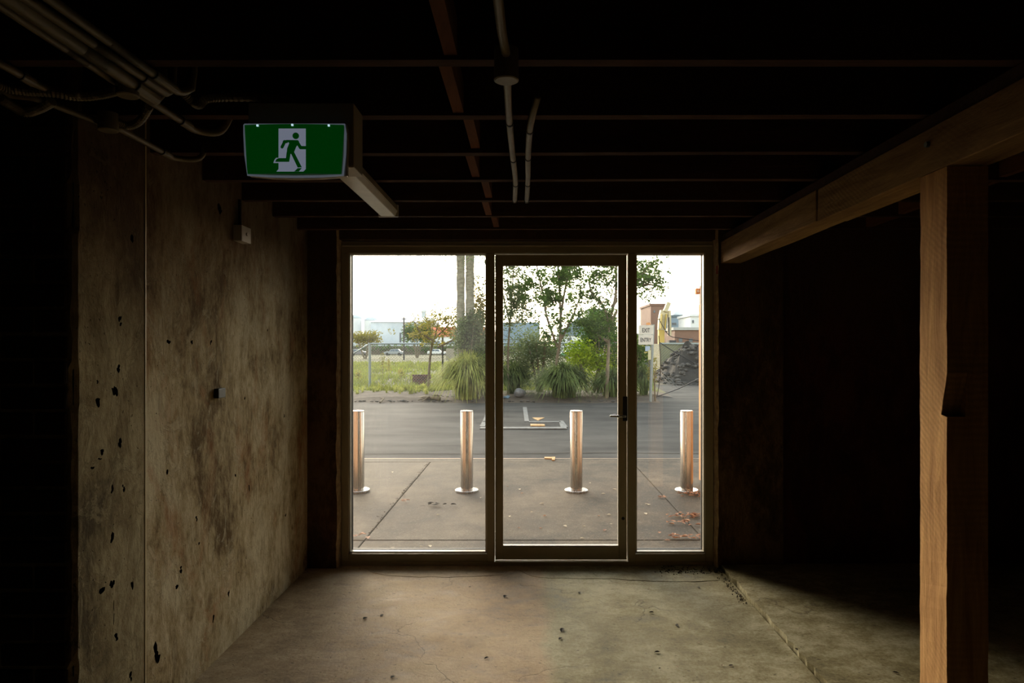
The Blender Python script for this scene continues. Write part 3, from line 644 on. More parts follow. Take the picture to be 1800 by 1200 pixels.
# =================================================================== CONDUITS
ZP = 2.420
def smoothpath(pts, n=6):
    pts = [Vector(p) for p in pts]; o = []
    for i in range(len(pts)-1):
        p0 = pts[max(i-1, 0)]; p1 = pts[i]; p2 = pts[i+1]; p3 = pts[min(i+2, len(pts)-1)]
        for k in range(n):
            t = k/n; o.append(.5*((2*p1)+(-p0+p2)*t+(2*p0-5*p1+4*p2-p3)*t*t+(-p0+3*p1-3*p2+p3)*t**3))
    return o+[pts[-1]]
def conduit(name, pts, r, label, coup=(), up_end=None, sad=(), grp=None):
    """pts: world points; coup: indices in pts where a coupling sleeve sits"""
    o = root(name, tuple(Vector(pts[0])), label, 'conduit', grp)
    P_ = smoothpath(pts)
    if up_end: P_ += up_end
    MB().tube(P_, r, 12).build('pipe', M['pvc'], o, sm=True)
    for (i, L) in coup:
        a = Vector(pts[i]); b = Vector(pts[i+1]) if i+1 < len(pts) else a+(a-Vector(pts[i-1])); d = (b-a).normalized()
        MB().tube([a, a+d*L], r*1.22, 14).build('coupling', M['pvc'], o, sm=False, bev=0)
        MB().tube([a-d*.004, a], r*1.3, 14).build('collar', M['saddle'], o)
    for y in sad:
        q = min(P_, key=lambda p: abs(p.y-y)); i = P_.index(q); d = (P_[min(i+1, len(P_)-1)]-P_[max(i-1, 0)]).normalized()
        MB().tube([q-d*.006, q+d*.006], r*1.2, 14).build('saddle', M['saddle'], o)
    return o
def jbox(px, py, z, r, h_, label, top=2.437):
    c = C(z, px, py); o = root('junction_box', (c.x, c.y, z), label, 'junction box')
    MB().lathe([(r*.97, z), (r, z+.004), (r, z+h_)], c.x, c.y, 28).build('body', M['pvc'], o, bev=0)
    MB().lathe([(r*.9, z-.003), (r*1.02, z-.0005), (r*1.02, z+.003)], c.x, c.y, 28).build('cover', M['pvc'], o)
    return o
# centre run
jb = jbox(890, 141, 2.352, .034, .085, 'round junction box below the middle of the ceiling')
cc = jb.location
conduit('conduit', [(-.085, -2.5, ZP), (-.072, .4, ZP), (-.066, 1.5, ZP), (cc.x, cc.y-.035, ZP-.008)], .0125, 'pipe coming overhead into the middle junction box')
conduit('conduit', [(cc.x, cc.y+.035, ZP-.01), (-.060, 2.29, ZP), (-.057, 2.75, ZP), (-.052, 3.17, ZP), (-.063, 3.60, ZP)], .0125, 'left of the two short pipes beyond the middle junction box', sad=(2.40, 2.80, 3.23, 3.58), up_end=[Vector((-.064, 3.625, ZP+.005)), Vector((-.064, 3.64, ZP+.03)), Vector((-.064, 3.64, ZP+.16))])
conduit('conduit', [(.04, 2.24, ZP+.05), (.026, 2.30, ZP+.02), (.013, 2.45, ZP), (.008, 2.8, ZP), (.008, 3.17, ZP), (.003, 3.60, ZP)], .0125, 'right of the two short pipes beyond the middle junction box', sad=(2.44, 2.80, 3.23, 3.58), up_end=[Vector((.005, 3.625, ZP+.005)), Vector((.01, 3.64, ZP+.03)), Vector((.01, 3.64, ZP+.16))])
# left bundle, each following the joists' undersides
def CP(px, py, z=ZP): return C(z, px, py)
def run(name, a, b, r, label, z=ZP, end=None, coup=None, back=-2.2):
    A, B = CP(*a, z), CP(*b, z); d = (B-A).normalized(); st = A-d*(A.y-back)
    pts = [st, A, (A+B)/2, B]
    return conduit(name, pts, r, label, coup=[(3, .11)] if coup else [], up_end=end(B, d) if end else None)
elb = lambda B, d: [B+d*.13, B+d*.16+Vector((.005, 0, .01)), B+d*.185+Vector((.015, 0, .03)), B+d*.19+Vector((.02, 0, .09)), B+d*.19+Vector((.02, 0, .17))]
run('conduit', (90, 0), (270, 130), .0125, 'right-hand pipe of the close bundle at the ceiling, upper left', end=elb, coup=1)
run('conduit', (50, 0), (252, 136), .0125, 'second pipe from the right in the ceiling bundle, upper left', end=lambda B, d: [B+d*.12, B+d*.15+Vector((0, 0, .02)), B+d*.16+Vector((0, 0, .15))], coup=1)
run('conduit', (20, 0), (234, 147), .020, 'thickest pipe of the ceiling bundle, upper left', z=2.412, end=lambda B, d: [B+d*.12, B+d*.15+Vector((0, 0, .03)), B+d*.155+Vector((0, 0, .15))], coup=1)
jl = jbox(224, 168, 2.378, .032, .055, 'round junction box at the end of the left ceiling pipes')
A = CP(0, 10); B = CP(205, 145); conduit('conduit', [A-(B-A).normalized()*3.4, A, (A+B)/2, B, jl.location+Vector((-.01, -.03, .03))], .0115, 'thin pipe on the left edge of the ceiling bundle', sad=(B.y,))
q0 = jl.location+Vector((.01, .03, .022)); q1 = CP(318, 212, 2.40)
conduit('conduit', [q0, (q0+q1)/2, q1, q1+(q1-q0).normalized()*.1+Vector((.0, 0, .0)), q1+Vector((.06, .17, .02)), q1+Vector((.10, .19, .12))], .0125, 'pipe leaving the left junction box and turning up at its end', coup=[(2, .06)])
jm = jbox(190, 229, 2.372, .032, .060, 'round junction box beside the top of the plaster pier')
A = CP(0, 162); B = CP(172, 213)
conduit('conduit', [A+Vector((-.05, -1.5, 0)), A+Vector((-.02, -.2, 0)), A, CP(60, 172), (CP(60, 172)+B)/2, B, jm.location+Vector((-.01, -.03, .03))], .0115, 'lowest pipe crossing to the pier junction box', coup=[(5, .04)])
q0 = jm.location+Vector((.01, .03, .022)); q1 = CP(285, 266, 2.395)
conduit('conduit', [q0, (q0+q1)/2, q1, q1+(q1-q0).normalized()*.09, q1+Vector((.07, .16, .02)), q1+Vector((.09, .18, .10))], .0115, 'pipe from the pier junction box along the left wall', coup=[(2, .06)])
def flex(name, pts, r, label):
    Pp = smoothpath(pts, 14); o = root(name, tuple(pts[0]), label, 'conduit')
    rs = [r*(1.12 if i % 2 else .92) for i in range(len(Pp))]
    MB().tube(Pp, rs, 10).build('corrugated_hose', M['pvc'], o); return o
flex('flexible_conduit', [CP(0, 172, 2.40), CP(22, 186, 2.395), CP(44, 197, 2.39), CP(70, 190, 2.40), CP(92, 178, 2.415)], .015, 'looping corrugated pipe at the far left of the ceiling')
flex('flexible_conduit', [CP(-40, 128, 2.41), CP(0, 152, 2.41), CP(45, 160, 2.41), CP(90, 163, 2.41), CP(140, 170, 2.41), CP(180, 166, 2.41), CP(205, 160, 2.41)], .013, 'corrugated pipe snaking to the left junction box')
conduit('conduit', [CP(-120, 62), CP(0, 112), CP(36, 132), CP(60, 146), CP(97, 160), CP(140, 166, 2.41)], .0125, 'pipe with a long sleeve at the left edge, above the loop', coup=[(2, .05)])
flex('flexible_conduit', [jm.location+Vector((.02, .01, .035)), CP(226, 221, 2.405), CP(246, 212, 2.41), CP(262, 188, 2.43)], .013, 'short corrugated pipe curving up from the pier junction box')
flex('flexible_conduit', [C(2.46, 320, 160), C(2.44, 338, 178), C(2.43, 350, 184), C(2.445, 362, 174), C(2.46, 400, 171), C(2.46, 470, 172), C(2.46, 520, 182)], .014, 'corrugated pipe running across between joists beside the bundle')

# =================================================================== SMALL WALL FITTINGS
sb = root('sensor_box', (-1.6, 3.63, wz(410, 3.6)), 'small cream sensor box high on the left wall', 'sensor box')
MB().box(-1.6, -1.552, 3.57, 3.69, H+.587, H+.674).build('case', M['white'], sb, bev=.003)
MB().tube([(-1.553, 3.63, H+.632), (-1.545, 3.63, H+.632)], .009, 14).build('knob', M['white'], sb)
MB().tube([(-1.585, 3.62, H+.675), (-1.585, 3.62, 2.43)], .010, 10).build('pipe', M['saddle'], sb)
tag(MB().box(-1.6, -1.575, 3.35, 3.43, wz(700, 3.35), wz(683, 3.35)).build('switch_box', M['black'], origin=(-1.6, 3.39, wz(700, 3.35)), bev=.003), 'tiny black box stuck halfway up the left wall', 'switch')

# =================================================================== OUTSIDE GROUND
pv = root('pavement', (0, 7.2, 0), 'concrete footpath slabs outside the glass', 'pavement', kind='structure')
MB().box(-14, 14, 5.05, 9.6, -.25, -.03).build('bed', M['dirt'], pv)
xs = [-14, -9.6, -5.5, -1.36, 1.5, 5.8, 9.8, 14]; yrow = [5.052, 5.5, 9.28]
for i in range(7):
    for j in range(2):
        g_ = .005
        MB().box(xs[i]+g_, xs[i+1]-g_, yrow[j]+.004, yrow[j+1]-.006, -.2, -.004+R.uniform(-.004, .001)).build('slab', M['pave'], pv, bev=.008)
MB().box(-14, 14, 9.285, 9.60, -.2, -.006).build('kerb', M['pave'], pv, bev=.01)
# groove rubble strip along the left slab joint
gr = MB()
for i in range(260):
    y = R.uniform(5.7, 9.2); gr.ico((-1.36+R.gauss(0, .022), y, -.004), R.uniform(.003, .008), 0, .3, (1, 1, .5))
tag(gr.build('gravel', M['pave']), 'line of loose grit along the left joint of the footpath', 'gravel', kind='stuff')
rd = MB(); nx_, ny_ = 60, 30
v = []; 
for j in range(ny_+1):
    for i in range(nx_+1):
        x = -40+80*i/nx_; y = 9.6+9.8*j/ny_
        v.append((x, y, -.006+.02*noise.noise(Vector((x*.3, y*.5, 0)))*min(1, j/4)*min(1, (ny_-j)/4)))
rd.add(v, [(j*(nx_+1)+i, j*(nx_+1)+i+1, (j+1)*(nx_+1)+i+1, (j+1)*(nx_+1)+i) for j in range(ny_) for i in range(nx_)])
tag(rd.build('road', M['asphalt']), 'worn grey asphalt road beyond the bollards', 'road', kind='structure')
# crack between gutter and road
ck = MB(); y = 9.98; pts = []
for i in range(160):
    x = -8+i*.1; pts.append((x, 9.98+.10*noise.noise(Vector((x*.5, 1, 0)))+.03*noise.noise(Vector((x*4, 1, 0)))+.05*math.sin(x*.3), .008))
for a, b in zip(pts, pts[1:]):
    wd = .012+.02*abs(noise.noise(Vector((a[0]*3, 5, 0))))
    ck.add([(a[0], a[1]-wd, .001), (b[0], b[1]-wd, .001), (b[0], b[1]+wd, .006), (a[0], a[1]+wd, .006)], [(0, 1, 2, 3)])
tag(ck.build('road_crack', M['darkdebris']), 'dark crack running along the near side of the road', 'crack', kind='structure')
mk = MB()
def mark(poly, m=mk, z=.012):
    q = [G(a, b, 0) for a, b in poly]; n = len(q)
    m.add([(p.x, p.y, z) for p in q]+[(p.x, p.y, z-.02) for p in q], [tuple(range(n)), tuple(range(2*n-1, n-1, -1))]+[(i, i+n, (i+1) % n+n, (i+1) % n) for i in range(n)])
for p in ([(845, 751), (995, 751), (997, 753.5), (843, 753.5)], [(858, 716), (866, 716), (860, 742), (848, 742)], [(919, 716), (926, 716), (930, 741), (922, 741)], [(930, 741), (985, 741), (986, 742.4), (930, 742.4)],
          [(982, 740), (990, 740), (998, 751), (986, 751)], [(848, 741), (858, 741), (852, 750), (843, 750)]): mark(p)
tag(mk.build('road_markings', M['paint_white']), 'faded white painted outlines on the asphalt', 'marking', kind='structure')
my = MB()
for p in ([(936, 734.5), (957, 734.5), (950, 737), (946, 739), (941, 737)], [(932, 745.5), (957, 746), (958, 748.5), (933, 748.5)], [(957, 804), (976, 804), (975, 809), (970, 809), (970, 806.5), (957, 806)]): mark(p, my)
tag(my.build('road_markings_yellow', M['paint_yellow']), 'small yellow-orange painted marks on road and kerb', 'marking', kind='structure')
# ground beyond the road
gd = MB(); rowsY = [19.29]+[19.3+(.25*j if j < 40 else 10+1.6*(j-40)**1.55) for j in range(90)]; v = []; nxg = 110
for j, y in enumerate(rowsY):
    for i in range(nxg+1):
        u = -1+2*i/nxg; x = u*(22+.75*y)
        hgt = 0 if y > 60 else .10*noise.noise(Vector((x*.5, y*.5, 3)))+.05*noise.noise(Vector((x*1.7, y*1.7, 3)))
        if y < 24: hgt = hgt*.6+.10*min(1, (y-19.3)/1.0)*(1 if x < wx(1150, y) else .0)
        if x > wx(1152, y) and y < 60: hgt *= .25
        v.append((x, y, hgt-.004 if j else -.3))
def grid_faces(nx, ny): return [(j*(nx+1)+i, j*(nx+1)+i+1, (j+1)*(nx+1)+i+1, (j+1)*(nx+1)+i) for j in range(ny) for i in range(nx)]
fs = grid_faces(nxg, len(rowsY)-1); mi = []
for j in range(len(rowsY)-1):
    y = rowsY[j]
    for i in range(nxg):
        x = (-1+2*(i+.5)/nxg)*(22+.75*y)
        bound = 23.2+1.3*noise.noise(Vector((x*.5, 0, 0)))
        mi.append(2 if (x > wx(1155, y)+.2 and y < 60) else (0 if y < bound else 1))
gd.v = v; gd.f = fs; gd.mi = mi
tag(gd.build('ground', [M['dirt'], M['field'], M['asphalt']]), 'open ground beyond the road, dirt then weedy field', 'ground', kind='structure')

# =================================================================== BOLLARDS
def bollard(x, label):
    o = root('bollard', (x, 7.37, -.004), label, 'bollard', 'stainless steel bollards outside the glass')
    MB().lathe([(.0695, .018), (.0705, .03), (.0705, .896), (.068, .900)], x, 7.37, 48).build('tube', M['steel'], o, sm=False)
    MB().lathe([(.131, -.003), (.131, .016), (.126, .021), (.072, .021)], x, 7.37, 48).build('base_flange', M['steel'], o)
    MB().lathe([(.0708, .893), (.0708, .903), (.064, .907)], x, 7.37, 48).build('cap', M['steel'], o)
    for c in o.children:
        if c.name.startswith('tube'):
            for p in c.data.polygons: p.use_smooth = abs(p.normal.z) < .5
    return o
b0 = bollard(wx(629, 7.37), 'leftmost steel bollard, half hidden by the window frame')
for px_, lab in ((820.5, 'steel bollard seen through the left pane beside the door frame'), (1013, 'steel bollard seen through the middle of the glass door'), (1207, 'rightmost steel bollard with an orange reflection, beside the timber panel')):
    c = copytree(b0, (wx(px_, 7.37)-wx(629, 7.37), 0, 0)); c['label'] = lab

# orange timber return wall at the right of the footpath
op = root('timber_screen', (2.12, 7.85, 0), 'orange-brown upright timber screen edge at the right of the footpath', 'screen')
xo = wx(1228.5, 7.83)
for k in range(5):
    zt_ = wz(535, 7.83)
    MB().box(xo, xo+.05, 7.83-.12*(k+1)+.003, 7.83-.12*k, .04, zt_).build('board', M['orange'], op, bev=.003)
MB().box(xo+.05, xo+.12, 7.23, 7.83, -.004, wz(535, 7.83)).build('frame_post', M['galv'], op)
lp = root('lamp_post', (wx(1229, 8.2), 8.2, 0), 'thin post with a small square lamp above the timber screen', 'lamp')
MB().tube([(wx(1231, 8.2), 8.2, -.004), (wx(1231, 8.2), 8.2, wz(502, 8.2))], .008, 8).build('pole', M['orange'], lp)
MB().box(wx(1222.5, 8.2), wx(1229.5, 8.2), 8.17, 8.23, wz(517, 8.2), wz(507, 8.2)).build('lamp_head', M['orange'], lp, bev=.004)
MB().tube([(wx(1226, 8.2), 8.168, wz(512, 8.2)), (wx(1226, 8.2), 8.16, wz(512, 8.2))], .016, 12).build('lens', M['white'], lp)

# =================================================================== LEAVES AND LITTER
def leaf_verts(c, L, W, ang, tilt):
    ca, sa = math.cos(ang), math.sin(ang); o = []
    for (u, v_, h_) in ((-.5, 0, 0), (-.15, .5, .25), (.2, .42, .3), (.5, 0, .1), (.2, -.42, .3), (-.15, -.5, .25)):
        x, y = u*L, v_*W; o.append((c[0]+x*ca-y*sa, c[1]+x*sa+y*ca, c[2]+h_*W*tilt))
    return o, [(0, 1, 2, 3), (0, 3, 4, 5)]
def fallen(px_, py_, L, mat, label, grp=None, z0_=.002):
    g_ = G(px_, py_, 0); v_, f_ = leaf_verts((g_.x, g_.y, z0_), L, L*R.uniform(.45, .7), R.uniform(0, 6.28), R.uniform(.6, 1.2))
    o = MB().add(v_, f_).build('fallen_leaf', M[mat], origin=(g_.x, g_.y, z0_))
    return tag(o, label, 'leaf', grp)
gl_, gi_ = 'small dry leaves scattered on the footpath', 'small leaf bits on the indoor floor'
for (a, b) in [(913, 860), (918, 867), (952, 885), (1060, 868), (1037, 849), (1137, 886), (1141, 887), (1080, 860), (958, 907), (895, 908), (951, 929), (1023, 946), (1027, 925), (993, 925), (1063, 932), (1074, 921), (1070, 905), (1052, 907), (1135, 903), (1173, 950), (935, 900), (845, 875), (892, 855), (912, 928), (756, 960), (835, 967), (740, 961), (690, 963), (690, 830), (770, 905), (870, 935)]:
    fallen(a, b, R.uniform(.03, .055), R.choice(['paleleaf', 'paleleaf', 'dryleaf']), 'small dry leaf on the footpath seen through the '+('left pane' if a < 860 else 'glass door' if a < 1100 else 'right pane'), gl_+(' left' if a < 860 else ' middle' if a < 1100 else ' right'))
for (a, b) in [(988, 1108), (985, 1123), (1190, 1098), (1296, 1043), (1228, 1033), (1145, 1077), (1155, 1147), (1160, 1175), (1285, 1170), (1400, 1151), (888, 1049), (826, 1032), (1018, 1042), (855, 1157), (642, 1087), (671, 1082), (690, 1190), (1575, 1193), (1190, 1100)]:
    fallen(a, b, .055 if a == 988 else R.uniform(.018, .04), 'darkdebris', 'dark oval chip on the indoor floor, larger than the crumbs around it' if a == 988 else ('tiny dark leaf crumb on the raised slab indoors' if a > 1390 else 'tiny dark leaf crumb on the concrete floor indoors'), gi_, .002 if a < 1390 else .030)
for (a, b) in [(822, 1136), (1228, 1130), (1270, 1170), (1350, 1108), (1216, 1026), (1140, 1034), (600, 1128), (645, 1197), (1190, 1172)]:
    fallen(a, b, .02, 'paleleaf', 'tiny pale leaf crumb on the concrete floor indoors', gi_)
def heap(px_, py_, wd, dp, n_, label, mat='dryleaf'):
    g_ = G(px_, py_, 0); mb = MB()
    for i in range(n_):
        x, y = g_.x+R.gauss(0, wd/3), g_.y+R.gauss(0, dp/3)
        v_, f_ = leaf_verts((x, y, R.uniform(.002, .03)), R.uniform(.04, .08), R.uniform(.015, .04), R.uniform(0, 6.28), R.uniform(.4, 1.6)); mb.add(v_, f_)
    tag(mb.build('fallen_leaves', M[mat]), label, 'leaves', kind='stuff')
heap(1219, 871, .30, .16, 26, 'brown leaves gathered at the foot of the rightmost bollard')
heap(1214, 908, .34, .14, 34, 'loose heap of brown leaves against the screen, right side')
heap(1200, 921, .30, .12, 16, 'thin scatter of reddish leaves before the heap')
heap(1213, 946, .30, .08, 22, 'line of pink-brown leaves near the bottom right pane')
heap(766, 889, .26, .06, 12, 'dark crumpled leaves in front of the second bollard', 'darkdebris')
heap(710, 882, .06, .05, 4, 'orange leaf cluster near the left slab joint')
heap(628, 944, .12, .05, 8, 'brown leaves in the bottom left corner of the pane')
heap(1165, 875, .10, .06, 6, 'few curled leaves left of the rightmost bollard')
# dirt crumbs in the floor corner by the raised slab
dc = MB()
for i in range(260):
    t = R.random(); p = G(1150+R.uniform(0, 110)+20*t, R.gauss(1003, 4), 0) if t < .6 else G(1262+(R.uniform(0, 25)), 0, 0) if False else Vector((1.40-abs(R.gauss(0, .03)), R.uniform(4.1, 4.8), 0))
    dc.ico((min(p.x, 1.405), min(p.y, 4.82), .003), R.uniform(.0015, .005), 0, .3)
tag(dc.build('dirt', M['darkdebris']), 'dark crumbs of dirt in the corner by the raised slab', 'dirt', kind='stuff')
# low mortar ridge in front of the frame
rg = MB(); pts = [G(a, b, 0) for a, b in [(610, 996), (640, 999), (662, 1008), (700, 1012), (760, 1014), (830, 1013), (880, 1010), (905, 1000), (940, 1013), (1000, 1016), (1070, 1017), (1120, 1020), (1200, 1022), (1262, 1020)]]
P_ = smoothpath([(p.x, p.y, -.001) for p in pts], 8)
rg.tube([p+Vector((0, .012*noise.noise(p*9), 0)) for p in P_], [.003+.0035*abs(noise.noise(p*5)) for p in P_], 6)
tag(rg.build('floor_ridge', M['floor']), 'thin uneven ridge of old mortar across the floor by the door', 'ridge', kind='structure')

# =================================================================== PLANTS
def blades(mb, base, n_, hgt, spread, width, rr, seg=6, flop=1.0):
    """arching strap leaves: they rise from the base and bend over towards the ground"""
    for i in range(n_):
        a = rr.uniform(0, 6.283); r0 = abs(rr.gauss(0, .30))*spread*.4; bx, by = base[0]+r0*math.cos(a), base[1]+r0*math.sin(a)
        a += rr.gauss(0, .45); out_ = rr.random()**.7; top = hgt*rr.uniform(.7, 1.12)*(1-.35*out_); reach = spread*(.08+.92*out_)*rr.uniform(.75, 1.1)
        wd = width*rr.uniform(.6, 1.3); px_, py_ = -math.sin(a)*wd/2, math.cos(a)*wd/2; v_ = []; fall = rr.uniform(.75, 1.0)*out_+rr.uniform(0, .15)
        tp = 1-.5*min(1, fall)
        for s_ in range(seg+1):
            t = s_/seg; u = t/tp
            h_ = top*(1-(1-u)**2); h_ = max(h_, .02)
            d_ = reach*(t**1.35); k_ = (1-t)**.5*.9+.08
            x, y, z_ = bx+d_*math.cos(a), by+d_*math.sin(a), base[2]+h_
            v_ += [(x+px_*k_, y+py_*k_, z_), (x-px_*k_, y-py_*k_, z_+.003)]
        mb.add(v_, [(2*s_, 2*s_+1, 2*s_+3, 2*s_+2) for s_ in range(seg)])
def clump(px_, py_, wpx, hpx, n_, mat, label):
    g_ = G(px_, py_, 0); k_ = g_.y/F; rr = random.Random(int(px_)); mb = MB()
    blades(mb, (g_.x, g_.y, 0), n_, hpx*k_*1.0, wpx*k_*.52, .040, rr)
    return tag(mb.build('grass_clump', M[mat], origin=tuple(g_)), label, 'grass clump')
clump(822, 704, 130, 84, 1500, 'grass1', 'pale yellow-green strappy grass clump at the foot of the palm')
clump(866, 701, 80, 72, 700, 'grass2', 'darker strappy clump beside the pale one, behind the door frame')
clump(990, 703, 132, 66, 1700, 'grass2', 'big dark strappy grass clump seen through the door')
clump(1078, 701, 96, 54, 1000, 'grass2', 'lower dark strappy clump at the right of the door glass')
clump(1132, 699, 44, 60, 400, 'grass2', 'dark clump seen through the right pane below the sign')
clump(903, 696, 70, 60, 600, 'grass2', 'thin greyish grass clump at the left of the door glass')
def foliage(mb, c, rad, n_, L, rr, flat=1.0):
    for i in range(n_):
        d = Vector((rr.gauss(0, 1), rr.gauss(0, 1), rr.gauss(0, 1))).normalized()*(rr.random()**.45)
        p = Vector((c[0]+d.x*rad[0], c[1]+d.y*rad[1], c[2]+d.z*rad[2]))
        a, b_ = rr.uniform(0, 6.28), rr.uniform(-1.0, 1.0); l_ = L*rr.uniform(.6, 1.3); w_ = l_*.42
        u = Vector((math.cos(a)*math.cos(b_), math.sin(a)*math.cos(b_), math.sin(b_)))*l_/2
        n2 = Vector((rr.gauss(0, 1), rr.gauss(0, 1), rr.gauss(0, 1))).normalized(); s_ = u.cross(n2).normalized()*w_/2
        mb.add([p-u, p+s_, p+u, p-s_], [(0, 1, 2, 3)])
def bush(px_, py_, D, wpx, hpx, n_, L, mat, label, name='bush', stem=True):
    k_ = D/F; rr = random.Random(int(px_*7+D)); c = Vector((wx(px_, D), D, wz(py_, D))); mb = MB()
    rx, rz = wpx*k_/2, hpx*k_/2
    for j in range(9):
        a = rr.uniform(0, 6.28); q = c+Vector((math.cos(a)*rx*.5, math.sin(a)*rx*.4, rr.uniform(-.5, .5)*rz))
        foliage(mb, q, (rx*.6, rx*.6, rz*.6), n_//9, L, rr)
    o = root(name, (c.x, D, 0), label, 'tree' if name == 'tree' else 'bush')
    tag(mb.build('foliage', M[mat], o), kind='stuff')
    st = MB(); rs = max(.02, rx*.05)
    for j in range(4):
        a = rr.uniform(0, 6.28); st.tube([(c.x+.1*math.cos(a), D+.1*math.sin(a), -.05), (c.x+rx*.3*math.cos(a), D+rx*.3*math.sin(a), c.z*.6), (c.x+rx*.6*math.cos(a), D+rx*.6*math.sin(a), c.z+rz*.4)], [rs, rs*.7, rs*.2], 6)
    st.build('stems', M['bark'], o); return o
def tree(name, D, segs, leafpx, n_leaf, L, mat, label, r0=.05, twig=60):
    """segs: list of pixel polylines for the main limbs, traced in the plane at distance D but spread in depth"""
    rr = random.Random(int(segs[0][0][0]*3)); mb = MB(); tips = []
    o = root(name, (wx(segs[0][0][0], D), D, 0), label, 'tree')
    for si, sg_ in enumerate(segs):
        dy = rr.uniform(-.6, .6) if si else 0
        pts = [Vector((wx(a, D+dy*i/len(sg_)), D+dy*i/len(sg_), wz(b, D+dy*i/len(sg_)))) for i, (a, b) in enumerate(sg_)]
        if si == 0: pts[0].z = min(pts[0].z, -.03)
        pp = smoothpath(pts, 5); n = len(pp)
        rb = r0*(1 if si == 0 else .7)
        mb.tube(pp, [rb*(1-.75*i/n)+.004 for i in range(n)], 7); tips += pp[n//3:]
        for j in range(twig//len(segs)):
            p = rr.choice(pp[n//3:]); a = rr.uniform(0, 6.28); l_ = rr.uniform(.25, .8)
            d = Vector((math.cos(a), math.sin(a)*.8, rr.uniform(.0, .9))).normalized()*l_
            q = [p, p+d*.5+Vector((0, 0, .04)), p+d]; mb.tube(q, [.008, .005, .002], 4); tips += [q[1], q[2], q[2]]
    mb.build('branches', M['bark'], o)
    lf = MB()
    for (cx_, cy_, wx_, hy_, share) in leafpx:
        c = Vector((wx(cx_, D), D, wz(cy_, D))); near = [t for t in tips if abs(t.x-c.x) < wx_*D/F and abs(t.z-c.z) < hy_*D/F] or tips
        for j in range(int(n_leaf*share/14)):
            if rr.random() < .55: q = rr.choice(near)+Vector((rr.gauss(0, .10), rr.gauss(0, .2), rr.gauss(0, .10)))
            else: q = c+Vector((rr.gauss(0, .42)*wx_*D/F, rr.gauss(0, .6), rr.gauss(0, .42)*hy_*D/F))
            foliage(lf, q, (.16, .16, .11), 14, L, rr)
    tag(lf.build('foliage', M[mat], o), kind='stuff'); return o
# slender trees seen through the door
tree('tree', 20.6, [[(975, 690), (978, 640), (985, 590), (984, 520), (980, 455), (978, 400)], [(980, 610), (962, 560), (955, 520), (945, 475), (938, 430)], [(985, 560), (993, 510), (1003, 470), (1008, 430)], [(984, 600), (1005, 560), (1020, 520)]],
     [(975, 480, 60, 50, .35), (945, 500, 40, 40, .2), (985, 560, 60, 45, .3), (1010, 480, 30, 40, .15), (980, 420, 90, 40, .3)], 6600, .115, 'leaf_dark', 'slender leafy tree in the middle of the door glass', .055)
tree('tree', 20.2, [[(1066, 690), (1068, 650), (1070, 600), (1070, 560)], [(1070, 560), (1058, 535), (1040, 515), (1035, 490)], [(1070, 565), (1082, 520), (1083, 470), (1088, 420)], [(1069, 600), (1052, 590), (1035, 575)], [(1072, 570), (1100, 520), (1130, 480), (1155, 455)], [(1075, 540), (1105, 505), (1140, 500), (1168, 505)]],
     [(1060, 480, 40, 45, .3), (1135, 475, 36, 34, .20), (1138, 515, 30, 26, .10), (1085, 450, 60, 40, .3), (1055, 560, 40, 35, .3)], 5600, .115, 'leaf_dark', 'forked tree at the right side of the door glass', .07)
tree('tree', 21.4, [[(893, 690), (893, 620), (897, 560), (900, 510), (905, 450)], [(896, 570), (885, 520), (875, 470)], [(897, 550), (915, 520), (925, 490)]],
     [(905, 490, 30, 50, .5), (890, 540, 30, 40, .3), (920, 545, 30, 30, .3), (870, 520, 18, 60, .5)], 3600, .105, 'leaf_grey', 'thin pale-leaved tree at the left side of the door glass', .035)
bush(1052, 585, 22.6, 80, 92, 5200, .12, 'leaf_mid', 'bright mid-green leafy bush around the forked tree')
bush(1038, 630, 22.4, 96, 76, 4200, .11, 'leaf_lime', 'lime-green leafy bush above the dark grass')
bush(950, 622, 23.0, 120, 110, 6000, .10, 'leaf_grey', 'grey-green bush behind the big grass clump')
bush(905, 645, 22.6, 66, 96, 3000, .09, 'leaf_grey', 'loose pale weed bush at the left of the door glass')
bush(1108, 640, 22.0, 70, 110, 4200, .10, 'leaf_dark', 'dark bush behind the exit and entry sign')
bush(842, 618, 22.2, 84, 120, 5200, .10, 'leaf_grey', 'grey-green creeper bush wrapped around the palm foot')
bush(838, 535, 21.6, 34, 130, 1500, .10, 'leaf_yellow', 'ragged climber on the right side of the palm trunks')
bush(822, 588, 20.75, 62, 100, 3600, .10, 'leaf_grey', 'thick creeper covering the lower palm trunks')
bush(850, 650, 20.9, 50, 90, 2000, .10, 'leaf_dark', 'dark shrub right of the palm foot, by the door frame')
bush(1148, 650, 19.9, 24, 60, 420, .06, 'leaf_yellow', 'thin dry weeds at the foot of the sign post')
tree('tree', 24.0, [[(752, 660), (757, 620), (765, 590), (772, 560)], [(763, 595), (785, 575), (800, 555)], [(765, 600), (740, 585), (728, 565)], [(770, 610), (810, 590), (845, 565)]],
     [(775, 580, 45, 26, .4), (812, 575, 40, 30, .4), (770, 550, 40, 15, .15), (735, 585, 20, 18, .12), (838, 590, 24, 40, .3)], 2600, .11, 'leaf_yellow', 'small yellowing tree left of the palm')
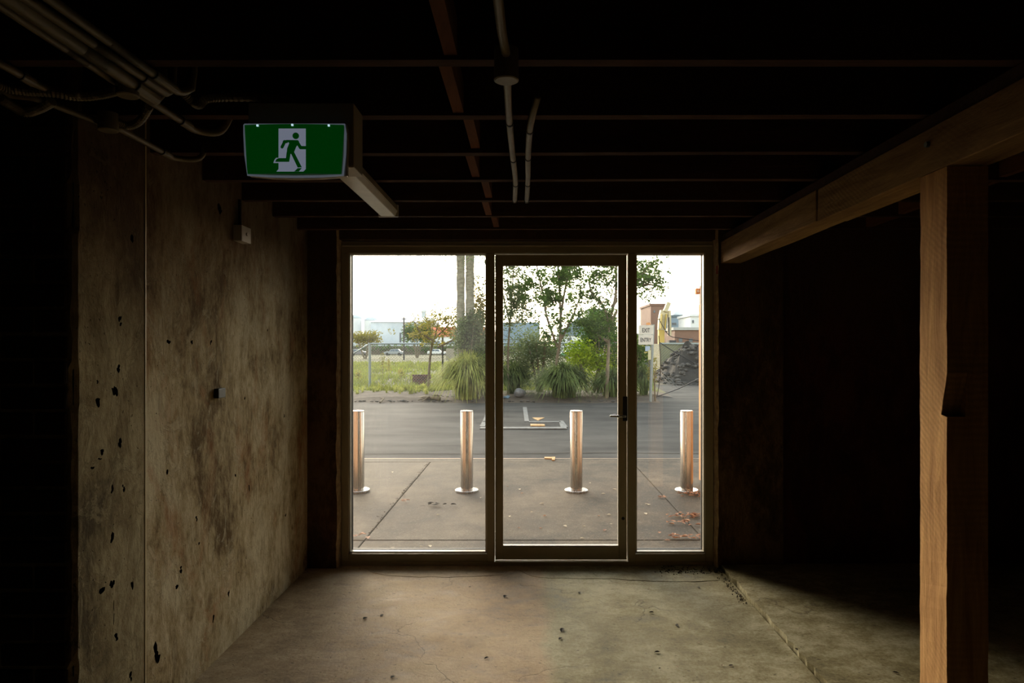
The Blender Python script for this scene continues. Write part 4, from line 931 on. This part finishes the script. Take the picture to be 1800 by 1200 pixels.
# palm with two trunks and drooping fronds above the view
pm = root('palm_tree', (wx(818, 21), 21, 0), 'tall palm with two close grey trunks', 'tree')
for a0, a1, wpx in ((810, 809.8, 14.5), (826, 826, 15)):
    pts = [(wx(a0+(a1-a0)*t/24, 21), 21, -.05+6.6*t/24) for t in range(25)]
    MB().tube(pts, [wpx/2*21/F*(1.25 if t == 0 else 1)*(1+.05*((t*7) % 3-1)) for t in range(25)], 14).build('trunk', M['palm'], pm, sm=True)
fr = MB(); rr = random.Random(5)
for i in range(26):
    a = i*6.283/26+rr.uniform(-.1, .1); L = rr.uniform(1.5, 2.3); top = Vector((wx(818, 21), 21, 6.5)); rise = rr.uniform(.1, .9); pts = []
    for s_ in range(13):
        t = s_/12; pts.append(top+Vector((math.cos(a)*L*t, math.sin(a)*L*t, rise*t*1.5-2.6*t*t)))
    fr.tube(pts, [.02*(1-t/14) for t in range(13)], 4)
    for s_ in range(2, 13):
        d = (pts[s_]-pts[s_-1]).normalized(); side = d.cross(Vector((0, 0, 1))).normalized()
        for sg_ in (-1, 1):
            for q in range(3):
                b_ = pts[s_-1].lerp(pts[s_], q/3); e_ = b_+side*sg_*.35+d*.15+Vector((0, 0, -.28)); m_ = (b_+e_)/2+Vector((0, 0, .05)); n_ = d*.018
                fr.add([b_-n_, b_+n_, m_+n_, m_-n_, e_], [(0, 1, 2, 3), (3, 2, 4)])
tag(fr.build('fronds', M['leaf_grey'], pm), kind='stuff')
bush(733, 588, 110, 54, 44, 3400, .42, 'leaf_dark', 'dense rounded dark tree left of the orange roof', 'tree')
bush(642, 595, 100, 60, 30, 2200, .36, 'leaf_yellow', 'low brownish trees in front of the pale works', 'tree')
# grass field
gf = MB(); rr = random.Random(3)
for i in range(13000):
    D = 23.5+48*(rr.random()**1.7); px_ = rr.uniform(560, 900) if rr.random() < .8 else rr.uniform(880, 1150)
    x = wx(px_, D); dens = noise.noise(Vector((x*.25, D*.16, 1)))
    if dens < -.12 and rr.random() < .75: continue
    h_ = rr.uniform(.08, .26)*(1+.6*max(0, dens))*(1.0 if D < 28 else 1.1); z_ = .02
    for b_ in range(3):
        a = rr.uniform(0, 6.28); wd = rr.uniform(.015, .035)*(D/28); dx, dy = math.cos(a)*wd, math.sin(a)*wd; lx, ly = rr.gauss(0, .09), rr.gauss(0, .09); ox, oy = rr.gauss(0, .06), rr.gauss(0, .06)
        gf.add([(x+ox-dx, D+oy-dy, z_-.06), (x+ox+dx, D+oy+dy, z_-.06), (x+ox+lx, D+oy+ly, z_+h_)], [(0, 1, 2)])
tag(gf.build('grass', M['grass3']), 'rough yellow-green grass covering the vacant field', 'grass', kind='stuff')
wd_ = MB()
for i in range(46):
    D = rr.uniform(21.5, 24.5); x = wx(rr.uniform(600, 760), D); blades(wd_, (x, D, .05), 16, rr.uniform(.15, .38), .18, .02, rr, 4)
tag(wd_.build('undergrowth', M['grass1']), 'patchy weeds along the dirt edge of the field', 'weeds', kind='stuff')
for px_, py_, h_, lab in ((672, 672, 50, 'tall spindly weed beside the fence post'), (683, 668, 36, 'shorter thin weed between fence and brick stack'), (630, 676, 26, 'bushy weed at the left edge of the field'), (705, 670, 22, 'low weed in front of the fence mesh')):
    g_ = G(px_, py_, 0); o = root('weed', (g_.x, g_.y, 0), lab, 'weed'); k_ = g_.y/F; rr2 = random.Random(int(px_))
    MB().tube([(g_.x, g_.y, -.02), (g_.x+.03, g_.y, h_*k_*.5), (g_.x-.02, g_.y, h_*k_)], [.012, .009, .004], 5).build('stem', M['bark'], o)
    lf = MB(); foliage(lf, (g_.x, g_.y, h_*k_*.7), (.16, .16, h_*k_*.35), 110, .10, rr2); tag(lf.build('leaves', M['leaf_yellow'], o), kind='stuff')

# rocks, root, bricks
def rock(px_, py_, D, wpx, label, mat='rock', sc_=(1, .8, .75)):
    k_ = D/F; mb = MB(); r_ = wpx*k_/2; z_ = max(r_*.55, wz(py_, D)); mb.ico((wx(px_, D), D, z_), r_, 3, .02, sc_)
    mb.v = [tuple(Vector(v_)+Vector((1, 1, 1))*noise.noise(Vector(v_)*5)*r_*.25) for v_ in mb.v]
    return tag(mb.build('boulder', M[mat], origin=(wx(px_, D), D, 0), sm=True), label, 'boulder')
rock(914, 690, 20.2, 22, 'pale grey boulder at the left foot of the big grass clump')
tag(MB().ico((wx(891, 20.1), 20.1, .10), .09, 2, .25, (1.2, 1, .7)).build('rubbish_bag', plain('blue_plastic', hexc(90, 120, 140), .5)), 'crumpled blue plastic litter left of the boulder', 'litter')
br = root('brick_stack', (wx(741, 29), 29, 0), 'low stack of dark red bricks standing in the field', 'bricks')
M['redbrick'] = noisy('dark_red_brick', hexc(84, 52, 48), hexc(120, 78, 70), 3, .9, .3, 20, rnd=.5)
bk = MB().box(-.098, .098, -.055, .055, 0, .085); bme2 = bpy.data.meshes.new('brick'); bme2.from_pydata(bk.v, [], bk.f); bme2.materials.append(M['redbrick'])
for r_ in range(5):
    for c_i in range(4):
        b = bpy.data.objects.new('brick', bme2); sc.collection.objects.link(b); b.parent = br; b.location = (-.305+c_i*.203+(.02 if r_ % 2 else 0), R.uniform(-.02, .02), .0+r_*.09)
rt = root('tree_root', (wx(752, 19.9), 19.9, .02), 'dark torn tree root lying at the road edge by the palm', 'root')
for i, (a, b) in enumerate((((770, 697), (735, 703)), ((765, 694), (742, 708)), ((772, 700), (728, 698)), ((768, 690), (748, 702)))):
    p, q = G(*a, .1), G(*b, .04); p.y = min(p.y, 20.5); q.y = min(max(q.y, 19.5), 20.6)
    p.x = wx(a[0], p.y); q.x = wx(b[0], q.y); MB().tube([p, (p+q)/2+Vector((0, 0, .05)), q], [.07, .04, .012], 7).build('limb', M['bark'], rt, sm=True)
tag(MB().tube([G(668, 707, .02), G(675, 700, .10), G(662, 697, .06)], [.03, .02, .006], 6).build('branch', M['bark']), 'short broken branch lying on the dirt verge, left pane', 'branch')
sg_ = MB()
for i in range(500):
    D = R.uniform(19.4, 22.6); px_ = R.uniform(600, 1120); sg_.ico((wx(px_, D), D, .07 if D > 20.3 else .03), R.uniform(.012, .05), 0, .3, (1.4, 1, .5))
tag(sg_.build('debris', M['rubble']), 'scattered stones and bark along the dirt verge', 'debris', kind='stuff')

# =================================================================== CHAIN LINK FENCE
FD = 26.0
fe = root('chain_link_fence', (wx(700, FD), FD, 0), 'grey chain link fence across the front of the vacant field', 'fence')
zt_ = wz(604, FD)
for px_ in (650, 884, 1001):
    MB().tube([(wx(px_, FD), FD, -.1), (wx(px_, FD), FD, zt_+.03)], .055 if px_ == 650 else .03, 10).build('post', M['galv'], fe)
MB().tube([(wx(647, FD), FD, zt_), (wx(1118, FD), FD, zt_+.02)], .034, 8).build('top_rail', M['galv'], fe)
MB().tube([(wx(648, FD), FD, zt_-.02), (wx(596, FD), FD+.1, wz(636, FD))], .026, 8).build('brace', M['galv'], fe)
ms = MB(); s_ = .11; x0_, x1_ = wx(590, FD), wx(1118, FD); hh = zt_-.05
def wire(a, b, t=.0035):
    d = (b-a).normalized(); n_ = Vector((-d.z, 0, d.x))*t; o_ = Vector((0, t, 0))
    ms.add([a-n_, a+n_, b+n_, b-n_, a+o_, b+o_], [(0, 1, 2, 3), (0, 4, 5, 3)])
i = 0; x = x0_-hh
while x < x1_:
    for sgn in (1, -1):
        ax, bx_ = (x, x+hh) if sgn == 1 else (x+hh, x)
        a, b = Vector((ax, FD-.03, .05)), Vector((bx_, FD-.03, .05+hh))
        for p, q in ((a, b),):
            if p.x < x0_:
                t = (x0_-p.x)/(q.x-p.x) if q.x != p.x else 0; p = p.lerp(q, t) if 0 < t < 1 else p
            if q.x < x0_:
                t = (x0_-p.x)/(q.x-p.x); q = p.lerp(q, t) if 0 < t < 1 else q
        wire(p, q)
    x += s_
tag(ms.build('wire_mesh', M['galv'], fe), kind='stuff')
tag(MB().tube([(wx(778, 25.8), 25.8, -.1), (wx(778, 25.8), 25.8, wz(588, 25.8))], .035, 8).build('steel_post', M['black']), 'dark thin steel post standing at the fence, left pane', 'post')
yb = root('yellow_tag', (wx(779, 25.7), 25.75, wz(607, 25.7)), 'small yellow tag fixed on the dark steel post', 'tag')
MB().box(wx(776, 25.7), wx(783, 25.7), 25.70, 25.73, wz(607, 25.7), wz(601, 25.7)).build('plate', plain('yellow_plate', hexc(226, 200, 60), .6), yb)
tag(MB().box(wx(784, 27), wx(803, 27), 27, 27.04, wz(633, 27), wz(612, 27)).box(wx(788, 27), wx(789, 27), 27.04, 27.08, -.1, wz(614, 27)).box(wx(799, 27), wx(800, 27), 27.04, 27.08, -.1, wz(614, 27)).build('board_sign', plain('beige_board', hexc(196, 186, 170), .7)), 'blank beige board standing behind the fence near the palm', 'board')

# =================================================================== EXIT / ENTRY SIGN
ED = 19.7
es = root('street_sign', (wx(1146.5, ED), ED, 0), 'white EXIT and ENTRY sign on a grey pole', 'sign')
lean = .10
MB().tube([(wx(1143.5, ED), ED+.04, -.05), (wx(1148.5, ED), ED+.04, wz(570, ED))], .045, 10).build('pole', M['galv'], es)
ep_ = MB().box(wx(1122.5, ED), wx(1148.5, ED), ED-.03, ED-.022, wz(588, ED)+.004, wz(571.5, ED)).build('exit_plate', M['white'], es, bev=.002)
np_ = MB().box(wx(1122, ED), wx(1148, ED), ED-.03, ED-.022, wz(605.5, ED), wz(588.4, ED)).build('entry_plate', M['white'], es, bev=.002)
M['sign_text'] = plain('dark_grey_lettering', hexc(44, 44, 48), .6)
def text(s_, cx_, cz_, w_, h_, y_, parent, name):
    cu = bpy.data.curves.new(name, 'FONT'); cu.body = s_; cu.align_x = 'CENTER'; cu.align_y = 'CENTER'; cu.size = 1; cu.offset = .018; cu.extrude = .004
    t = bpy.data.objects.new('t', cu); sc.collection.objects.link(t); bpy.context.view_layer.update()
    me = bpy.data.meshes.new_from_object(t.evaluated_get(bpy.context.evaluated_depsgraph_get())); bpy.data.objects.remove(t)
    xs_ = [v_.co.x for v_ in me.vertices]; ys_ = [v_.co.y for v_ in me.vertices]; a, b = (min(xs_)+max(xs_))/2, (min(ys_)+max(ys_))/2
    kx, ky = w_/(max(xs_)-min(xs_)), h_/(max(ys_)-min(ys_)); off = Vector(parent['_w'])
    for v_ in me.vertices:
        c_0 = v_.co.copy(); v_.co = Vector((cx_+(c_0.x-a)*kx, y_+(-c_0.z)*.3, cz_+(c_0.y-b)*ky))-off
    me.materials.clear(); me.materials.append(M['sign_text']); o = bpy.data.objects.new(name, me); sc.collection.objects.link(o); o.parent = parent; o['_w'] = tuple(off); return o
text('EXIT', wx(1135.3, ED), wz(580.2, ED), 13.5*ED/F, 7.4*ED/F, ED-.032, ep_, 'exit_lettering')
text('ENTRY', wx(1135, ED), wz(597.2, ED), 19*ED/F, 7.2*ED/F, ED-.032, np_, 'entry_lettering')
MB().box(wx(1136, ED), wx(1143, ED), ED-.02, ED+.0, wz(571, ED), wz(567, ED)).build('top_bracket', M['orange'], es)
MB().box(wx(1134, ED), wx(1142.5, ED), ED-.02, ED-.012, wz(617, ED), wz(608, ED)).build('small_plate', plain('pale_blue_plate', hexc(170, 186, 206), .6), es)
MB().box(wx(1139, ED), wx(1144, ED), ED-.025, ED-.017, wz(632, ED), wz(615, ED)).build('small_plate', plain('cream_plate', hexc(206, 200, 160), .6), es)

# sagging cables of the temporary fence at the driveway
def cable(pts, r, label):
    tag(MB().tube(smoothpath([Vector(p) for p in pts], 8), r, 6).build('cable', M['black'], origin=tuple(pts[0])), label, 'cable')
cable([P(1160, 602, 19.9), P(1185, 618, 19.8), P(1210, 632, 19.7), P(1240, 650, 19.6)], .014, 'black cable sagging down to the right beside the sign')
cable([G(1154, 697, .15), P(1190, 684, 20.0), P(1215, 672, 19.9), P(1244, 658, 19.8)], .014, 'black cable rising to the right over the driveway')
cable([P(1158, 590, 19.9), P(1161, 630, 19.9), P(1160, 665, 19.9), P(1155, 697, 19.8)], .013, 'black cable hanging down beside the sign pole')
cable([P(1158, 560, 26), P(1175, 588, 26), P(1195, 594, 26), P(1240, 600, 26)], .015, 'thin black line sagging behind the excavator arm')

# =================================================================== EXCAVATOR
XD = 44.0; k_ = XD/F
YEL = plain('faded_machine_yellow', hexc(196, 184, 150), .6); YD = plain('dull_machine_yellow', hexc(184, 158, 80), .6); GR = plain('machine_grey', hexc(60, 60, 62), .7); GLS = plain('machine_window', hexc(90, 110, 130), .15)
ex = root('excavator', (wx(1146, XD), XD, 0), 'yellow excavator with its pale arm folded upright', 'excavator')
def bxp(pa, pb, ya, yb_, d0, d1, name, mat, bev=.03, par=None): return MB().box(wx(pa, XD), wx(pb, XD), XD+d0, XD+d1, wz(yb_, XD), wz(ya, XD)).build(name, mat, par or ex, bev=bev)
for dd in (-.9, 1.0):
    MB().tube([(wx(1122, XD), XD+dd, .38), (wx(1176, XD), XD+dd, .38)], .36, 14).build('track', GR, ex)
bxp(1118, 1168, 607, 627, -1.0, 1.3, 'engine_body', YD, .08)
bxp(1120, 1134, 594, 608, -.8, .2, 'cab', YEL, .05)
bxp(1122, 1132, 596, 605, -.83, -.79, 'cab_window', GLS, 0)
bxp(1133, 1150, 629, 634, -.5, .6, 'slew_ring', GR, 0)
def limb(pts, w_, d_, name, mat, dy=0):
    mb = MB(); q = [Vector((wx(a, XD), 0, wz(b, XD))) for a, b in pts]
    for a, b in zip(q, q[1:]):
        d = (b-a).normalized(); n_ = Vector((-d.z, 0, d.x))*w_*k_/2
        mb.hexa([tuple(p+Vector((0, XD+dy+y, 0))) for y in (-d_, d_) for p in (a-n_, a+n_, b-n_, b+n_)])
    return mb.build(name, mat, ex, bev=.02)
limb([(1162, 610), (1162, 578)], 10, .22, 'boom_foot', YD)
limb([(1163, 580), (1164, 562), (1167, 546)], 13, .25, 'boom', YEL)
limb([(1159, 578), (1161, 552)], 2.2, .1, 'hydraulic_ram', YD, -.4)
limb([(1167, 578), (1169, 552)], 2.2, .1, 'hydraulic_ram', YD, -.4)
limb([(1168, 548), (1174.5, 532)], 7, .2, 'knuckle', YEL, -.2)
limb([(1175.5, 546), (1176.5, 590)], 5, .18, 'stick', YEL, -.1)
limb([(1172.5, 558), (1173, 590)], 1.8, .08, 'hydraulic_ram', GR, -.5)
MB().prism([(wx(1174, XD), wz(598, XD)), (wx(1186, XD), wz(598, XD)), (wx(1184, XD), wz(614, XD)), (wx(1174, XD), wz(608, XD))], XD-.5, XD+.4).build('bucket', GR, ex)
# concrete skip wall and rubble right
sk = root('skip_bin', (wx(1200, 36), 36, 0), 'long dull green-grey skip bin beside the rubble', 'skip')
MB().box(wx(1160, 36), wx(1240, 36), 36, 38, 0, wz(604, 36)).build('tub', noisy('skip_paint', hexc(88, 90, 70), hexc(120, 118, 92), 1, .8, .2, 8), sk)
MB().box(wx(1159, 36), wx(1241, 36), 35.92, 36.05, wz(604, 36)-.02, wz(602, 36)).build('rim', M['galv'], sk)
rb = root('rubble_pile', (wx(1205, 31), 31, 0), 'dark heap of demolition rubble by the driveway', 'rubble')
mb = MB(); rr = random.Random(9)
v_ = []
for j in range(15):
    for i in range(25):
        x = wx(1150, 31)+i*.13; y = 28.5+j*.35; e_ = max(0, 1-((i-15)/14)**2)*max(0, 1-((j-8)/7.5)**2)
        v_.append((x, y, -.02+1.75*e_*(1+.4*noise.noise(Vector((x*1.5, y*1.5, 0))))))
mb.add(v_, grid_faces(24, 14)).build('mound', noisy('dark_soil', hexc(34, 31, 28), hexc(62, 58, 52), 2, .95, .6, 10, bdist=.05), rb)
ch = MB()
for i in range(260):
    ii, jj = rr.uniform(1, 24), rr.uniform(0, 14); e_ = max(0, 1-((ii-15)/14)**2)*max(0, 1-((jj-8)/7.5)**2)
    ch.ico((wx(1150, 31)+ii*.13, 28.5+jj*.35, .02+1.75*e_), rr.uniform(.04, .14), 0, .35, (1.2, 1, .7))
tag(ch.build('chunks', M['rubble'], rb), kind='stuff')

# =================================================================== FAR BUILDINGS
WIN = plain('far_window', hexc(70, 84, 96), .2)
def building(px0_, px1_, ytop, D, depth, mat, label, roof=None, roofmat=None, wins=(), name='building', ybase=None, extra=None):
    x0_, x1_ = wx(px0_, D), wx(px1_, D); zt_ = wz(ytop, D); o = root(name, ((x0_+x1_)/2, D+depth/2, 0), label, 'building')
    MB().box(x0_, x1_, D, D+depth, -.1, zt_).build('walls', mat, o)
    if roof == 'flat': MB().box(x0_-.2, x1_+.2, D-.2, D+depth+.2, zt_, zt_+.35).build('roof', roofmat, o)
    elif roof and roof[0] == 'gable_x':   # ridge along X: slope seen from the front
        zr = wz(roof[1], D); MB().prism([(D-.4, zt_), (D+depth+.4, zt_), (D+depth/2, zr)], x0_-.3, x1_+.3, 'X').build('roof', roofmat, o)
    elif roof and roof[0] == 'gable_y':
        zr = wz(roof[1], D); xm = wx(roof[2], D); MB().prism([(x0_-.4, zt_), (x1_+.4, zt_), (xm, zr)], D-.3, D+depth+.3).build('roof', roofmat, o)
    for (a, b, ya, yb_) in wins:
        fw_ = MB().box(wx(a, D), wx(b, D), D-.08, D+.02, wz(yb_, D), wz(ya, D)).build('window', mat, o); q_ = .12*(wx(b, D)-wx(a, D)); MB().box(wx(a, D)+q_, wx(b, D)-q_, D-.12, D-.081, wz(yb_, D)+q_, wz(ya, D)-q_).build('pane', WIN, fw_)
    return o
f_ = lambda n, a, b: noisy(n, a, b, .3, .8, 0)
pale = f_('hazy_pale_blue_cladding', hexc(176, 188, 200), hexc(200, 208, 216)); white_ = f_('white_cladding', hexc(208, 212, 216), hexc(226, 228, 230)); slate = f_('slate_roof', hexc(90, 106, 116), hexc(116, 130, 138))  # pale tones hold the distance haze of the far buildings in their colour
ored = f_('orange_red_roof', hexc(190, 70, 34), hexc(206, 90, 50)); brk = f_('far_brick', hexc(106, 78, 66), hexc(126, 98, 84)); conc = f_('far_concrete', hexc(150, 150, 150), hexc(176, 176, 174)); bgr = f_('blue_grey_cladding', hexc(120, 140, 158), hexc(148, 164, 178))
building(652, 745, 566, 215, 40, pale, 'long pale blue-grey works building, left pane', ('gable_x', 553), white_, [(702, 706, 584, 602), (715, 719, 584, 600)])
building(596, 648, 588, 200, 9, pale, 'low pale shed below the silos', 'flat', white_, [(617, 621, 592, 602), (626, 632, 592, 602)])
for c_i, (px_, wpx, yt, lab) in enumerate(((624, 24, 553, 'fat pale domed silo at the left edge of the view'), (652, 24, 557, 'second pale domed silo, beside the works building'))):
    D = 230; x = wx(px_, D); r_ = wpx*D/F/2; zt_ = wz(yt, D); o = root('silo', (x, D, 0), lab, 'silo')
    MB().lathe([(r_, -.1), (r_, zt_-r_*.55)], x, D, 28).build('drum', white_, o)
    MB().lathe([(r_*math.cos(t), zt_-r_*.55+r_*.55*math.sin(t)) for t in [i*.25 for i in range(7)]], x, D, 28).build('dome', pale, o, sm=True)
o = root('chimney', (wx(745, 300), 300, 0), 'tall pale lattice chimney above the works', 'chimney')
MB().tube([(wx(745, 300), 300, 0), (wx(745, 300), 300, wz(544, 300))], [1.3, 1.1], 12).build('stack', pale, o); MB().tube([(wx(745, 300), 300, wz(548, 300)), (wx(745, 300), 300, wz(546, 300))], 1.5, 12).build('ring', white_, o)
po = root('utility_pole', (wx(710, 90), 90, 0), 'thin dark utility pole in front of the works', 'pole')
MB().tube([(wx(710, 90), 90, 0), (wx(710, 90), 90, wz(556, 90))], [.12, .09], 8).build('pole', M['black'], po); MB().box(wx(706, 90), wx(714, 90), 89.9, 90.1, wz(561, 90), wz(560, 90)).build('crossarm', M['black'], po)
building(738, 864, 591, 180, 22, white_, 'long white shed with a bright orange roof', ('gable_x', 572), ored, [(760, 775, 598, 606), (784, 800, 598, 606), (815, 840, 598, 606)])
building(878, 947, 596, 170, 12, bgr, 'blue-grey shed with a slate roof behind the trees', ('gable_x', 565), slate, [(892, 902, 599, 606), (912, 924, 599, 606)])
building(982, 1086, 590, 150, 10, white_, 'white house with low gable seen through the trees', ('gable_y', 556, 1018), slate, [(996, 1006, 592, 600), (1020, 1032, 593, 600), (1050, 1064, 593, 600)])
building(1033, 1068, 545, 190, 12, conc, 'grey flat-roofed block rising above the white house', 'flat', slate, [(1038, 1046, 556, 562), (1052, 1062, 556, 562)])
building(1144, 1171, 537, 110, 10, brk, 'plain brown brick block left of the excavator arm', 'flat', brk, [(1148, 1152, 545, 550), (1158, 1163, 545, 550)])
building(1171, 1222, 557, 118, 14, bgr, 'blue-grey flat building right of the excavator arm', 'flat', slate, [(1180, 1190, 566, 572), (1196, 1206, 566, 572)])
building(1186, 1240, 580, 84, 8, brk, 'low orange-brown brick building with a parapet', 'flat', conc, [(1192, 1200, 594, 602), (1210, 1218, 594, 602)])
building(1214, 1250, 556, 100, 8, white_, 'small white building at the right edge of the glass', 'flat', white_, [(1216, 1220, 562, 568)])
building(1072, 1146, 590, 96, 8, brk, 'low brick building behind the sign', 'flat', conc, [(1080, 1090, 594, 600)])
for px_, wpx in ((1190, 14), (1193, 10)):
    pass
o = root('water_tank', (wx(1191, 119), 122, 0), 'pale rounded tank on the blue-grey roof', 'tank'); x = wx(1191, 122); r_ = 9*122/F
zb_ = wz(557, 118)+.35; MB().lathe([(r_, zb_), (r_, zb_+.3), (r_*.8, zb_+.8), (r_*.3, zb_+1.1)], x, 122, 20).build('tank_body', white_, o, sm=True)
# low hedge along the back of the field
bk_ = root('back_fence', (wx(700, 165), 165, 0), 'low dark fence and hedge along the back of the field', 'fence')
MB().box(wx(560, 165), wx(1120, 165), 165, 165.3, -.1, wz(608, 165)).build('panel', noisy('brown_fence', hexc(84, 76, 66), hexc(116, 104, 88), .4, .9, 0), bk_)
hg = MB(); rr = random.Random(21)
for i in range(26):
    px_ = 600+i*21; foliage(hg, (wx(px_, 164), 164, 1.2+.8*rr.random()), (2.0, .8, 1.2), 60, .7, rr)
tag(hg.build('foliage', M['leaf_dark'], bk_), kind='stuff')

# =================================================================== CARS
def car(px_, D, col, label, flip=1):
    x = wx(px_, D); o = root('car', (x, D, 0), label, 'car'); L = 4.2; m_ = plain('car_paint', col, .3)
    s_ = [(-2.1, .35), (2.1, .35), (2.12, .75), (1.35, .92), (-1.95, .95), (-2.1, .8)]
    MB().prism([(x+a*flip, b) for a, b in s_], D, D+1.7).build('body', m_, o, bev=.05)
    c_ = [(-1.6, .93), (1.05, .90), (.45, 1.42), (-1.1, 1.45)]
    cb_ = MB().prism([(x+a*flip, b) for a, b in c_], D+.12, D+1.58).build('cabin', m_, o, bev=.05)
    for w_ in ([(-1.35, .97), (-.35, .97), (-.35, 1.36), (-1.0, 1.36)], [(-.25, .97), (.82, .95), (.38, 1.35), (-.25, 1.36)]):
        MB().prism([(x+a*flip, b) for a, b in w_], D+.09, D+.13).build('window', GLS, cb_)
    for a in (-1.3, 1.35):
        for yy in (D-.02, D+1.5):
            MB().tube([(x+a*flip, yy, .33), (x+a*flip, yy+.22, .33)], .33, 16).build('wheel', M['black'], o)
    return o
car(767, 150, hexc(226, 228, 230), 'white car parked beyond the fence near the orange roof')
car(691, 146, hexc(150, 156, 162), 'silver car parked at the back of the field, left pane', -1)
car(628, 144, hexc(120, 116, 124), 'grey car at the left edge of the field')
car(924, 120, hexc(206, 212, 218), 'pale car half hidden behind the pale-leaved tree', -1)
car(1010, 100, hexc(80, 160, 120), 'green car glimpsed behind the dark grass clump')
car(1098, 110, hexc(196, 206, 216), 'light blue car behind the trunk of the forked tree')

for o in bpy.data.objects:
    if '_w' in o: del o['_w']
